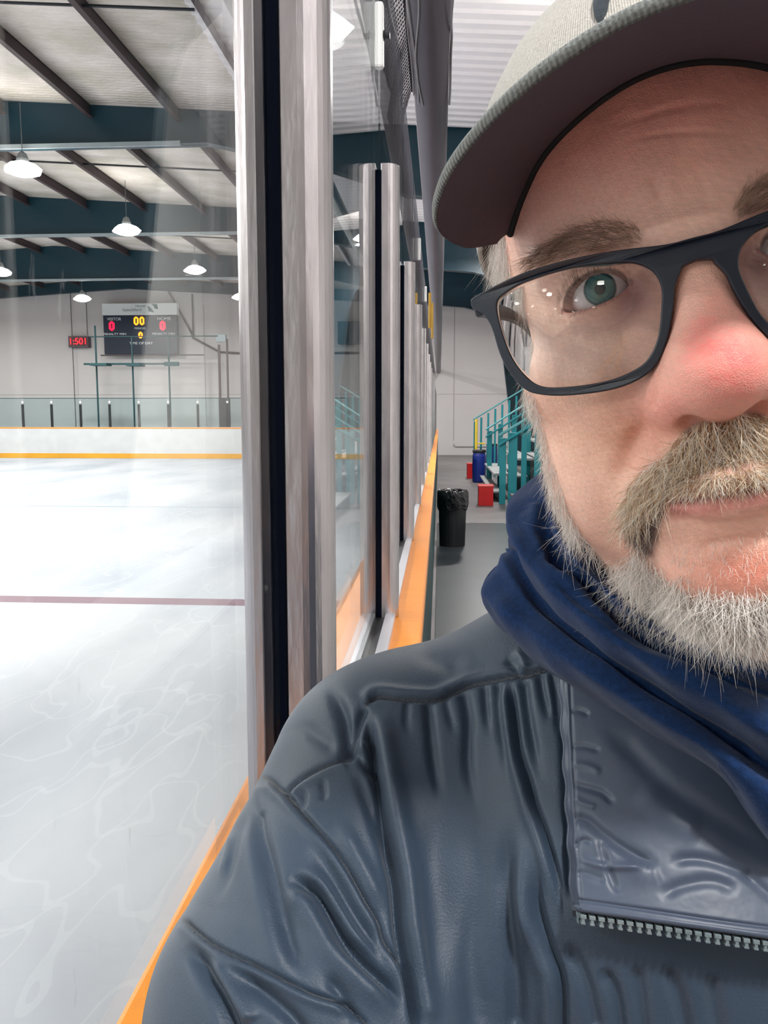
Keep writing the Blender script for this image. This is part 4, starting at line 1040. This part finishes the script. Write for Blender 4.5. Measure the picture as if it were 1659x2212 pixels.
def brim_rows(off, fs, lift=.6):
    rows = []
    for f in fs:
        q = I3*(1-f)+O3*f; q = q+np.array([0, 0, 1.])*(lift*math.sin(PI*f))+np.array([0, 0, off]); rows.append(q)
    return rows
edge_dir = O3-I3; edge_dir[:, 2] = 0; edge_dir /= np.linalg.norm(edge_dir, axis=1, keepdims=True)
up_rows = brim_rows(3.4, np.linspace(0, .985, 18)); lo_rows = brim_rows(0., np.linspace(.985, 0, 18)); mid = [O3+edge_dir*1.9*math.cos(a)+np.array([0, 0, 1.6+2.3*math.sin(a)]) for a in np.linspace(1.3, -1.3, 7)]
P = np.array(up_rows+mid+lo_rows); L1 = len(up_rows)+len(mid)
dl = np.r_[0, np.cumsum(np.linalg.norm(np.diff(O3, axis=0), axis=1))]; uvb = np.stack(np.broadcast_arrays(dl[None, :]*.06, np.arange(len(P))[:, None]*.1), -1)
brim_cut = len(up_rows)+5
b1 = hpart('brim', P[:brim_cut+2], M['brimtop'], cap_, wrap=False, uv=uvb[:brim_cut+2].copy())
b2 = hpart('brim_underside', P[brim_cut:], M['under'], cap_, wrap=False)
# stitch rows near the brim edge
for ff in (.93,):
    st_ = MB(); q = brim_rows(3.5, [ff])[0]; qs = smooth_pts(q, 2)
    for i in range(0, len(qs)-2, 2):
        a_, b_ = h2w(qs[i])-FE, h2w(qs[i]*.35+qs[i+1]*.65)-FE; st_.tube([a_, b_], .00035, 5)
    st_.build('brim_stitching', mat('dark_thread', (70, 76, 78), .8), cap_)
sw = MB(); pts = I3+np.array([0, 0, -.5]); sw.tube([tuple(h2w(p)-FE) for p in pts], .0013, 8); sw.build('sweatband', mat('black_sweatband', (16, 16, 22), .85), cap_, smooth=True)
# leaf shaped dark embroidery on the crown front
lg = [(1284, -60), (1284, 0), (1281, 18), (1283, 33), (1288, 46), (1295, 52), (1303, 44), (1312, 26), (1317, 0), (1322, -60)]
def crown_hit(u, v):
    d = unproj(u, v, 1.)-CAM; d = d@HM; o = (CAML-CC)/CR_; dd = d/CR_; a = dd@dd; b = 2*o@dd; c_ = o@o-1; disc = max(b*b-4*a*c_, 0); t = (-b-math.sqrt(disc))/(2*a); return CAML+d*t
lp_ = [crown_hit(*p) for p in lg]; n = len(lp_)
e = MB(); cen = np.mean(lp_, 0)
V = [CC+(p-CC)*1.001 for p in lp_]+[CC+(cen+(p-cen)*.86-CC)*1.014 for p in lp_]
e.add([h2w(p)-FE for p in V], [(i, (i+1) % n, n+(i+1) % n, n+i) for i in range(n)]+[tuple(range(n, 2*n))]); e.build('embroidery', mat('dark_embroidery', (40, 50, 58), .7, bump=.6, bscale=1500, bdist=.0005), cap_)
# ---- jacket and hood -----------------------------------------------------
JO = np.array([0, 0, CH])
def jacket_sdf(P):
    """P relative to the camera position, metres, world axes"""
    d = ell(P, (.185, .475, -.42), (.225, .150, .34))
    d = smin(d, ell(P, (.10, .40, -.27), (.11, .085, .13)), .08)                        # padded chest
    d = smin(d, ell(P, (.29, .40, -.27), (.11, .085, .13)), .08)
    d = smin(d, cap(P, (.010, .462, -.196), (.13, .455, -.141), .062, .072), .05)          # shoulder slope
    d = smin(d, cap(P, (.36, .475, -.192), (.24, .475, -.135), .066, .075), .05)
    d = smin(d, chain(P, [(-.020, .445, -.208), (-.049, .368, -.290), (-.036, .325, -.412)], [.074, .088, .066]), .022)
    d = smin(d, chain(P, [(.385, .455, -.21), (.42, .41, -.30), (.43, .37, -.50)], [.078, .088, .080]), .022)
    return smax(d, -P[..., 2]-.72, .03)
def cloth_mat(name, rgb, rough, bump, bscale, bdist, sheen=0., spec=.5, var=.06, vscale=8.):
    m = mat(name, rgb, rough, var=var, scale=vscale, bump=bump, bscale=bscale, bdist=bdist, spec=spec); m.node_tree.nodes['Principled BSDF'].inputs['Sheen Weight'].default_value = sheen
    return m
M['nylon'] = cloth_mat('dark_slate_nylon', (42, 58, 76), .54, .25, 900, .0005, .15, .38)
M['nylon2'] = cloth_mat('slate_nylon_lining', (62, 72, 90), .46, .3, 70, .002, .1, .45, var=.12, vscale=30)
M['fleece'] = cloth_mat('navy_fleece', (22, 46, 84), .95, .5, 1300, .0009, .12, .08, var=.24, vscale=420)
M['seam'] = mat('dark_seam_thread', (16, 24, 36), .7)
M['zip'] = mat('grey_zip_plastic', (120, 134, 140), .3, .2, var=.2, scale=200)
M['tape'] = cloth_mat('black_zip_tape', (20, 26, 36), .8, .5, 1500, .0005)

def use_attr(m):
    nt = m.node_tree; a = nt.nodes.new('ShaderNodeAttribute'); a.attribute_name = 'Col'; nt.links.new(a.outputs['Color'], nt.nodes['Principled BSDF'].inputs['Base Color'])
M['jacket'] = cloth_mat('slate_nylon_shell', (50, 67, 81), .52, .35, 1100, .0006, .12, .42); use_attr(M['jacket'])
def jsdf(Pw): return jacket_sdf(Pw-JO)
JC = np.array([.10, .52, -.34])+JO
def jacket():
    NU, NV = 1150, 860
    uu = np.linspace(-1, 1, NU, endpoint=False); vv = np.linspace(-1, 1, NV)
    ph = PI*(.36*uu+.64*uu**3); el_ = PI/2*.999*(.5*(vv-.0)+.5*vv**3)
    def mk(a, b):
        A, B = np.meshgrid(a, b); return np.stack([np.sin(A)*np.cos(B), -np.cos(A)*np.cos(B), np.sin(B)], -1)
    cu_, cv_ = np.arange(0, NU, 4), np.r_[np.arange(0, NV-1, 4), NV-1]
    Dc = mk(ph[cu_], el_[cv_]); tc = star(jsdf, JC, Dc.reshape(-1, 3), .75, .0002).reshape(len(cv_), len(cu_))
    tc2 = np.c_[tc, tc[:, :1]]; iu = np.arange(NU)/4.; i0 = iu.astype(int); fu = iu-i0; t1 = tc2[:, np.minimum(i0, len(cu_)-1)]*(1-fu)+tc2[:, np.minimum(i0+1, len(cu_))]*fu
    t = np.stack([np.interp(np.arange(NV), cv_, t1[:, k]) for k in range(NU)], 1)
    D = mk(ph, el_); df = D.reshape(-1, 3); tf = t.reshape(-1).copy()
    for _ in range(5): tf -= jsdf(JC+df*tf[:, None])*.85
    P = (JC+df*tf[:, None]).reshape(NV, NU, 3)
    n = -grid_normals(P, True); n *= np.sign((n*D).sum(-1, keepdims=True)+1e-9)
    u, v, z = project(P); vd = CAM-P; vd /= np.linalg.norm(vd, axis=-1, keepdims=True); fac = (n*vd).sum(-1); mask = fac > -.05
    w = np.clip((fac+.05)/.25, 0, 1)
    S = FOLDS
    dz = .85*creases(u, v, mask, S)/1000*w
    dz += (.0012*pnoise(P, 28, 21, 3)+.0022*pnoise(P*np.array([1, 1, .35]), 30, 5, 2))*np.clip((v-1450)/200, .2, 1)
    P = P+n*dz[..., None]
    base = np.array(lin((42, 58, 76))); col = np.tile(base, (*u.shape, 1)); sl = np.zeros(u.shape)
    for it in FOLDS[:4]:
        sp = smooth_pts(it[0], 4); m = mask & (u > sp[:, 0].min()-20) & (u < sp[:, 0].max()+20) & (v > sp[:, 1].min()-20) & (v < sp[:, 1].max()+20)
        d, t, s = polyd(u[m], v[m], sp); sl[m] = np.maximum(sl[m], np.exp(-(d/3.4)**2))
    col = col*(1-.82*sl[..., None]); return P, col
mm = 1.
FOLDS = [
 # seams
 ([(1215, 1428), (1150, 1455), (1100, 1462), (1020, 1478), (985, 1492), (940, 1510), (870, 1508), (815, 1503), (790, 1522)], 3.2, 6, .02, .05, 1),
 ([(745, 1636), (700, 1652), (659, 1674), (630, 1697), (617, 1717)], 3.0, 6, .05, .05, -1),
 ([(560, 1672), (585, 1688), (600, 1703), (617, 1717), (660, 1765), (710, 1820), (743, 1865), (765, 1900), (790, 1945), (815, 1985), (833, 2032), (860, 2070), (885, 2110), (895, 2160), (903, 2240)], 3.0, 6, .05, .05, 1),
 ([(395, 1985), (440, 2026), (480, 2053), (574, 2097), (668, 2144), (743, 2168), (775, 2195), (800, 2225)], 3.0, 6, .05, .05, 1),
 # armhole and the deep fold beside it
 ([(700, 1478), (728, 1515), (743, 1561), (748, 1605), (748, 1650)], 5.0, 14, .4, .1), ([(790, 1525), (775, 1555), (765, 1600), (752, 1640)], 4.0, 9, .1, .2),
 ([(791, 1526), (798, 1580), (806, 1630), (814, 1679), (826, 1750), (842, 1830), (854, 1890), (862, 1960), (868, 2010), (882, 2080), (897, 2160), (905, 2250)], 9.0, 13, .12, .1, -1),
 ([(768, 1610), (790, 1650), (812, 1672)], 5.0, 10, .3, .2), ([(760, 1655), (790, 1720), (815, 1790), (838, 1850), (850, 1920)], 4.5, 14, .3, .3), ([(790, 1590), (782, 1630), (800, 1655)], -3., 8, .3, .3),
 # sleeve folds
 ([(620, 1897), (655, 1912), (685, 1935), (712, 1980), (743, 2032), (790, 2080), (837, 2126), (880, 2190)], 8.0, 15, .12, .25, 1), ([(640, 1880), (690, 1905), (730, 1960), (775, 2030), (830, 2085)], -4.5, 16, .2, .3),
 ([(655, 1800), (690, 1850), (730, 1920), (770, 1985), (815, 2040), (850, 2100)], 4.0, 18, .3, .3), ([(725, 1760), (760, 1830), (800, 1905), (830, 1975)], -4.0, 20, .3, .3),
 ([(548, 1700), (558, 1780), (583, 1870), (602, 1950), (630, 2050), (660, 2120)], 4.0, 16, .15, .2, 1), ([(530, 1720), (520, 1800), (498, 1880), (470, 1960)], 2.5, 12, .3, .3), ([(505, 1790), (490, 1850), (478, 1900)], -2.0, 8, .3, .3),
 ([(410, 2040), (440, 2090), (470, 2140), (495, 2200), (510, 2250)], 7.0, 18, .2, .1), ([(500, 2090), (560, 2140), (620, 2190), (660, 2240)], 6.0, 18, .3, .1), ([(455, 2060), (500, 2140), (545, 2210)], -4.0, 16, .3, .1),
 ([(700, 2100), (740, 2150), (770, 2215)], 4, 14, .3, .2), ([(650, 1700), (655, 1725), (650, 1750)], 2., 7), ([(690, 1680), (697, 1705), (695, 1730)], 2., 7), ([(640, 1560), (700, 1600), (735, 1620)], 2., 16, .4, .3),
 # long line right of the chest
 ([(1100, 1465), (1112, 1560), (1120, 1620), (1138, 1679), (1155, 1740), (1176, 1797), (1198, 1870), (1213, 1938), (1225, 2000)], 4.5, 8, .1, .3, 1),
 # pleats gathered below the yoke
 ([(880, 1512), (878, 1560), (890, 1600)], 1.8, 8, .05, .6), ([(925, 1512), (930, 1580), (938, 1650), (960, 1760)], 3.5, 12, .05, .5), ([(960, 1505), (975, 1560), (985, 1600)], 1.6, 8, .05, .6), ([(1000, 1490), (1012, 1560), (1010, 1650), (1030, 1760)], 3.2, 12, .05, .5),
 ([(1045, 1478), (1050, 1540), (1060, 1600)], 2.4, 8, .05, .6), ([(1075, 1470), (1080, 1560), (1095, 1650), (1100, 1700)], 3.0, 10, .05, .5), ([(1130, 1465), (1138, 1530), (1150, 1600), (1170, 1700)], 3.0, 11, .05, .5), ([(1165, 1455), (1172, 1500), (1190, 1570)], 2.4, 9, .05, .5), ([(1190, 1450), (1198, 1500), (1206, 1600)], 2.2, 7, .05, .5),
 ([(1090, 1420), (1110, 1440), (1125, 1455)], 2.5, 9, .4, .1), ([(1110, 1400), (1130, 1425), (1140, 1450)], -2.0, 9, .4, .1),
 # long soft verticals
 ([(1105, 1760), (1090, 1880), (1100, 2000), (1112, 2120), (1115, 2250)], 5.0, 20, .3, .1), ([(1160, 1850), (1160, 1950), (1185, 2040), (1210, 2110), (1214, 2200), (1212, 2260)], 5.0, 12, .3, .05, 1), ([(1135, 1800), (1130, 1930), (1150, 2060)], -3.0, 16, .3, .3),
 ([(1300, 2085), (1330, 2150), (1345, 2250)], 3.5, 14, .2, .1), ([(1375, 2080), (1385, 2160), (1395, 2250)], 3.0, 14, .2, .1), ([(1440, 2080), (1470, 2160), (1490, 2250)], 3.5, 16, .2, .1), ([(1540, 2100), (1550, 2180), (1560, 2250)], 3.0, 18, .2, .1),
 ([(1225, 2030), (1265, 2120), (1290, 2230)], 3.0, 16, .2, .1), ([(960, 1700), (940, 1850), (950, 2000), (930, 2150), (940, 2250)], 3.0, 34, .3, .1), ([(1030, 1760), (1040, 1900), (1020, 2060), (1030, 2240)], 2.5, 26, .3, .1),
 ([(560, 1690), (556, 1720), (562, 1760)], -2, 10), ([(880, 1400), (960, 1430), (1010, 1460)], 2., 24, .4, .3), ([(1200, 1440), (1212, 1500), (1222, 1700), (1232, 1960)], 2.5, 10, .1, .1)]
JP, JCOL = jacket()
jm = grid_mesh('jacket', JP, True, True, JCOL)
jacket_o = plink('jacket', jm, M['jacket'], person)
tag(jacket_o, 'dark slate padded jacket with gathered seams')

def ray_jacket(u, v):
    """forward distance of the jacket surface along pixel rays"""
    d = unproj(u, v, 1.)-CAM; n = np.linalg.norm(d, axis=-1, keepdims=True); d = d/n; t = np.full(np.shape(u), .2)
    for _ in range(70): t = np.minimum(t+jacket_sdf(d*t[..., None])*.8, 1.2)
    return t/n[..., 0]
# seam threads lying in the grooves are part of the mesh above; open collar flap with its zip --------------
def flap():
    ns, nt_ = 260, 260; S, T = np.meshgrid(np.linspace(0, 1, ns), np.linspace(0, 1, nt_))
    TL, BL, BR, TR = np.array([1207, 1425]), np.array([1238, 1960]), np.array([1830, 2045]), np.array([1800, 1700])
    U = (TL[0]*(1-S)+TR[0]*S)*(1-T)+(BL[0]*(1-S)+BR[0]*S)*T; V = (TL[1]*(1-S)+TR[1]*S)*(1-T)+(BL[1]*(1-S)+BR[1]*S)*T
    U = U+2.5*np.sin(T*40)*(1-S)**6
    D = ray_jacket(U, V)
    lift = .006+.010*T**3+.006*S*T
    lift = np.where(S < .03, lift*np.clip(S/.03+.25, 0, 1)**.5, lift)
    cr = creases(U, V, np.ones(U.shape, bool), [
        ([(1232, 1690), (1260, 1700), (1300, 1712), (1330, 1740)], 1.6, 8), ([(1228, 1615), (1260, 1612), (1300, 1622)], 1.2, 7), ([(1230, 1650), (1270, 1655), (1300, 1670)], -1.2, 8),
        ([(1235, 1765), (1270, 1775), (1300, 1800), (1350, 1835), (1400, 1862), (1425, 1858)], 3.0, 12, .1, .2, 1), ([(1295, 1805), (1305, 1850), (1318, 1890), (1338, 1935)], 2.2, 9, .2, .2), ([(1245, 1850), (1290, 1868), (1340, 1872), (1400, 1868)], -1.8, 9),
        ([(1440, 1862), (1500, 1855), (1560, 1868), (1640, 1900)], 2.2, 12), ([(1300, 1555), (1360, 1620), (1430, 1690), (1500, 1740), (1600, 1800), (1659, 1840)], 2.0, 22), ([(1420, 1940), (1470, 1915), (1540, 1905), (1600, 1930)], 1.8, 14),
        ([(1600, 1880), (1640, 1915), (1680, 1950)], 2.0, 12), ([(1380, 1700), (1440, 1760), (1520, 1800)], -2.0, 30), ([(1232, 1540), (1250, 1535), (1275, 1545)], 1.2, 6), ([(1236, 1720), (1258, 1735), (1290, 1745)], -1.2, 7), ([(1240, 1830), (1262, 1815), (1280, 1822)], 1.5, 6), ([(1240, 1885), (1275, 1890), (1310, 1905)], 1.2, 8),
        ([(1219, 1440), (1222, 1520), (1230, 1700), (1244, 1950)], 1.1, 4, .01, .01), ([(1230, 1450), (1233, 1520), (1241, 1700), (1255, 1950)], 1.0, 3.5, .01, .01), ([(1248, 1944), (1400, 1966), (1560, 1990), (1700, 2008)], 1.3, 4, .01, .01)])/1000
    W = unproj(U, V, 1.)-CAM; W /= np.linalg.norm(W, axis=-1, keepdims=True)
    Pf = unproj(U, V, D)-W*(lift+.7*cr)[..., None]; Pb = Pf+W*.0022
    rows = np.concatenate([Pf, Pb[::-1]], 0)
    o = plink('collar_flap', grid_mesh('collar_flap', rows, False, False), M['nylon2'], jacket_o)
    # close the left side
    m = MB(); a, b = Pf[:, 0]-FE, Pb[:, 0]-FE; m.add(list(a)+list(b), [(i, i+1, nt_+i+1, nt_+i) for i in range(nt_-1)]); 
    # piping along the left and lower edge
    m.tube([tuple(p) for p in (Pf[:, 0]*.5+Pb[:, 0]*.5-FE)[::6]], .0009, 8); low = (Pf[-1]*.5+Pb[-1]*.5-FE)
    m.tube([tuple(p) for p in low[::5]], .0013, 8); m.build('flap_edging', M['nylon2'], jacket_o, smooth=True)
    # tape and teeth hanging below the lower edge
    dn = unproj(1400, 2040, .33)-unproj(1400, 2000, .33); dn /= np.linalg.norm(dn); s0 = low[::4]; fwd = RC[:, 1]
    tp = MB(); n = len(s0); q = [tuple(p+fwd*.0012) for p in s0]+[tuple(p+dn*.0042+fwd*.0012) for p in s0]+[tuple(p+dn*.0042+fwd*.0022) for p in s0]+[tuple(p+fwd*.0022) for p in s0]
    tp.add(q, [(i+k*n, i+1+k*n, i+1+((k+1) % 4)*n, i+((k+1) % 4)*n) for k in range(4) for i in range(n-1)]); tp.build('zipper_tape', M['tape'], jacket_o)
    L_ = np.r_[0, np.cumsum(np.linalg.norm(np.diff(low, axis=0), axis=1))]; x = .0065; k = 0
    while x < L_[-1]-.004 and k < 34:
        p = np.array([np.interp(x, L_, low[:, i]) for i in range(3)]); p2 = np.array([np.interp(x+.001, L_, low[:, i]) for i in range(3)]); e1 = (p2-p)/np.linalg.norm(p2-p); e3 = np.cross(e1, dn)
        t = MB()
        def B(a, b): 
            vs = [p+e1*i+dn*j+fwd*l for (i, j, l) in ((a[0], a[1], a[2]), (b[0], a[1], a[2]), (b[0], b[1], a[2]), (a[0], b[1], a[2]), (a[0], a[1], b[2]), (b[0], a[1], b[2]), (b[0], b[1], b[2]), (a[0], b[1], b[2]))]
            t.add(vs, [(0, 3, 2, 1), (4, 5, 6, 7), (0, 1, 5, 4), (1, 2, 6, 5), (2, 3, 7, 6), (3, 0, 4, 7)])
        B((-.00125, .0022, -.0008), (.00125, .0038, .0022)); B((-.0006, .0036, -.0006), (.0006, .0054, .0018)); B((-.0009, .0052, -.0006), (.0009, .0062, .0018))
        t.build('zipper_tooth', M['zip'], jacket_o, bevel=.0002); x += .0036; k += 1
    t = MB(); p = low[2]; e1 = (low[12]-low[2]); e1 /= np.linalg.norm(e1)
    vs = [p+e1*i+dn*j+fwd*l for l in (-.001, .002) for (i, j) in ((.0003, .0014), (.0046, .0018), (.0042, .0050), (.0006, .0046))]
    t.add(vs, [(0, 3, 2, 1), (4, 5, 6, 7), (0, 1, 5, 4), (1, 2, 6, 5), (2, 3, 7, 6), (3, 0, 4, 7)]); t.build('zipper_stop', M['zip'], jacket_o, bevel=.0004)
flap()

# ---- hood -------------------------------------------------------------
RAILS = [
 [(1190, 1240, .50), (1075, 1300, .47), (1050, 1312, .445), (1066, 1335, .425), (1110, 1388, .408), (1170, 1440, .394), (1210, 1470, .388), (1290, 1512, .376), (1431, 1604, .364), (1552, 1676, .356), (1607, 1752, .352), (1659, 1830, .35), (1710, 1880, .35)],
 [(1190, 1200, .50), (1080, 1262, .46), (1043, 1290, .425), (1063, 1320, .402), (1110, 1372, .388), (1172, 1424, .374), (1210, 1452, .366), (1292, 1496, .352), (1434, 1588, .340), (1555, 1660, .332), (1610, 1738, .328), (1662, 1812, .325), (1710, 1860, .325)],
 [(1200, 1170, .50), (1085, 1225, .45), (1045, 1262, .417), (1072, 1300, .394), (1130, 1350, .376), (1200, 1402, .358), (1270, 1452, .345), (1370, 1520, .333), (1500, 1600, .323), (1600, 1668, .316), (1700, 1745, .312)],
 [(1210, 1140, .50), (1120, 1180, .45), (1098, 1190, .424), (1112, 1222, .406), (1154, 1290, .388), (1204, 1343, .372), (1262, 1390, .358), (1349, 1450, .345), (1450, 1520, .336), (1560, 1590, .33), (1659, 1655, .326), (1710, 1690, .324)],
 [(1225, 1085, .50), (1125, 1110, .45), (1095, 1130, .415), (1112, 1180, .390), (1165, 1252, .369), (1222, 1308, .354), (1300, 1368, .340), (1400, 1432, .328), (1520, 1500, .318), (1620, 1560, .311), (1710, 1610, .308)],
 [(1240, 1030, .50), (1140, 1050, .45), (1100, 1088, .42), (1132, 1140, .398), (1172, 1195, .380), (1220, 1252, .362), (1290, 1318, .348), (1385, 1384, .336), (1500, 1446, .327), (1620, 1502, .322), (1710, 1540, .32)],
 [(1250, 1000, .49), (1172, 1020, .45), (1160, 1050, .418), (1172, 1092, .40), (1182, 1158, .388), (1214, 1213, .376), (1263, 1256, .364), (1316, 1320, .354), (1388, 1370, .344), (1493, 1430, .336), (1620, 1485, .33), (1710, 1515, .328)],
 [(1270, 1000, .48), (1205, 1015, .45), (1180, 1048, .41), (1186, 1090, .388), (1203, 1140, .376), (1236, 1196, .364), (1285, 1246, .354), (1345, 1300, .345), (1420, 1350, .336), (1520, 1400, .328), (1630, 1445, .322), (1710, 1470, .32)],
 [(1290, 1010, .47), (1235, 1020, .45), (1215, 1050, .425), (1225, 1090, .405), (1245, 1130, .395), (1275, 1180, .385), (1320, 1225, .375), (1380, 1275, .366), (1450, 1320, .358), (1550, 1370, .35), (1650, 1410, .345), (1710, 1430, .342)]]
def hood():
    ns = 340; R = []
    for r in RAILS:
        r = np.array(r, float); W = unproj(r[:, 0], r[:, 1], r[:, 2]); s = smooth_pts(W, 12); d = np.r_[0, np.cumsum(np.linalg.norm(np.diff(s, axis=0), axis=1))]; t = np.linspace(0, d[-1], ns)
        R.append(np.stack([np.interp(t, d, s[:, k]) for k in range(3)], -1))
    R = np.array(R); rows = []
    for j in range(ns): rows.append(smooth_pts(R[:, j], 16))
    P = np.array(rows).transpose(1, 0, 2)                         # across, along
    n = grid_normals(P); n *= np.sign((n*(CAM-P)).sum(-1, keepdims=True))
    u, v, z = project(P)
    dz = creases(u, v, np.ones(u.shape, bool), [([(1150, 1130), (1190, 1200), (1205, 1222), (1195, 1235)], 2.5, 12, .3, .3), ([(1180, 1195), (1205, 1222), (1225, 1235)], 2.5, 10), ([(1130, 1100), (1150, 1150), (1170, 1200)], -1.5, 18), ([(1100, 1180), (1107, 1200), (1121, 1236), (1154, 1294), (1204, 1345), (1262, 1391), (1349, 1455), (1450, 1522), (1560, 1592), (1659, 1657)], 4.0, 8, .02, .1, 1), ([(1175, 1080), (1181, 1157), (1214, 1213), (1263, 1256), (1316, 1320), (1388, 1372), (1493, 1432), (1620, 1487)], 3.5, 8, .02, .1, 1), ([(1165, 1200), (1215, 1262), (1300, 1335), (1400, 1400), (1500, 1452)], 2.0, 10, .4, .3), ([(1300, 1400), (1450, 1500), (1600, 1600)], 1.2, 16)])/1000
    dz = dz+.0010*pnoise(P, 70, 3, 2)
    P = P+n*dz[..., None]
    # continue round the other side of the neck
    xm = P[:, -1:, 0]; Q = P[:, ::-1].copy(); Q[..., 0] = 2*xm-Q[..., 0]; Q = Q[:, 1:]
    A = np.concatenate([P, Q], 1)
    # and round the back of the neck
    a, b = A[:, -1], A[:, 0]; back = []
    for t in np.linspace(0, 1, 40)[1:-1]:
        q = a*(1-t)+b*t; q = q+np.array([0, .075, .012])*math.sin(PI*t); back.append(q)
    A = np.concatenate([A, np.array(back).transpose(1, 0, 2)], 1)
    o = plink('hood', grid_mesh('hood', A, True, False), M['fleece'], person)
    tag(o, 'navy fleece hood folded round the neck'); return o
hood()

# ---- the rest of the figure below the frame ------------------------------
W0 = np.array([0, 0, CH])
def limb(name, pts, rs, m, parent=person, n=28):
    s = smooth_pts([(*p, r) for p, r in zip(pts, rs)], 6); mb = MB(); mb.tube([tuple(np.array(q[:3])+W0-FE) for q in s], [float(q[3]) for q in s], n)
    return mb.build(name, m, parent, smooth=True)
limb('jacket_sleeve', [(-.026, .335, -.415), (.03, .29, -.50), (.06, .27, -.60), (.065, .26, -.70)], [.064, .062, .056, .048], M['nylon'])
limb('jacket_sleeve', [(.43, .375, -.48), (.43, .34, -.56), (.41, .32, -.64), (.39, .31, -.72)], [.080, .068, .056, .048], M['nylon'])
M['denim'] = cloth_mat('dark_denim', (40, 50, 72), .85, .4, 500, .0006); M['shoe'] = mat('dark_shoe', (30, 30, 32), .5)
tr_ = limb('trousers', [(.185, .49, -.66), (.185, .49, -.74), (.185, .50, -.80)], [.150, .155, .15], M['denim'])
fl_ = 0.012-CH
for s in (-1, 1):
    x = .185+s*.085
    o = limb('trouser_leg', [(x, .50, -.74), (x, .495, -.95), (x+s*.01, .49, -1.15), (x+s*.015, .50, fl_+.09)], [.098, .085, .068, .062], M['denim'])
    mb = MB(); cx, cy = x+s*.015, .47
    pr = [(-.040, .12), (-.045, .0), (-.05, -.10), (-.04, -.17), (0, -.20), (.04, -.17), (.05, -.10), (.045, .0), (.040, .12), (0, .14)]
    vs = []; rows = [(0, 1.), (.025, 1.0), (.05, .9), (.09, .62)]
    for z_, k in rows:
        for (a, b) in pr: vs.append((cx+a*k-FE[0], cy+(b*k if b < 0 else b*(k*.3+.7))-FE[1]+.0, z_))
    n = len(pr); mb.add(vs, [(i*n+k, i*n+(k+1) % n, (i+1)*n+(k+1) % n, (i+1)*n+k) for i in range(3) for k in range(n)]+[tuple(range(n)), tuple(range(3*n, 4*n))]); mb.build('shoe', M['shoe'], person, bevel=.006)
parts = MB()
def seg(pts, rs, n):
    s_ = smooth_pts([(*p, r) for p, r in zip(pts, rs)], 6); parts.tube([tuple(np.array(q[:3])+W0-FE) for q in s_], [float(q[3]) for q in s_], n)
for hx, hy, hz, s in ((.070, .258, -.70, -1), (.385, .308, -.72, 1)):
    p0 = Vector((hx, hy, hz)); seg([tuple(p0+Vector((0, 0, .03))), tuple(p0), tuple(p0+Vector((.002, -.004, -.045))), tuple(p0+Vector((.003, -.008, -.085)))], [.026, .026, .032, .026], 14)
    for k, (fx, L_) in enumerate(((-.027, .065), (-.009, .075), (.009, .07), (.026, .055))):
        b = p0+Vector((.002, fx, -.08)); seg([tuple(b), tuple(b+Vector((-s*.004, 0, -L_*.45))), tuple(b+Vector((-s*.016, 0, -L_*.8))), tuple(b+Vector((-s*.028, 0, -L_)))], [.0095, .009, .008, .006], 10)
    b = p0+Vector((-s*.01, -.026, -.03)); seg([tuple(b), tuple(b+Vector((-s*.012, -.016, -.03))), tuple(b+Vector((-s*.016, -.02, -.055)))], [.012, .0105, .008], 10)
ho = parts.build('hands', M['skin'], person, smooth=True); ca = ho.data.color_attributes.new('Col', 'FLOAT_COLOR', 'POINT')
for d_ in ca.data: d_.color = (*lin((226, 176, 156)), 1)
with bpy.context.temp_override(active_object=body, object=body, selected_objects=[body, ho], selected_editable_objects=[body, ho]): bpy.ops.object.join()
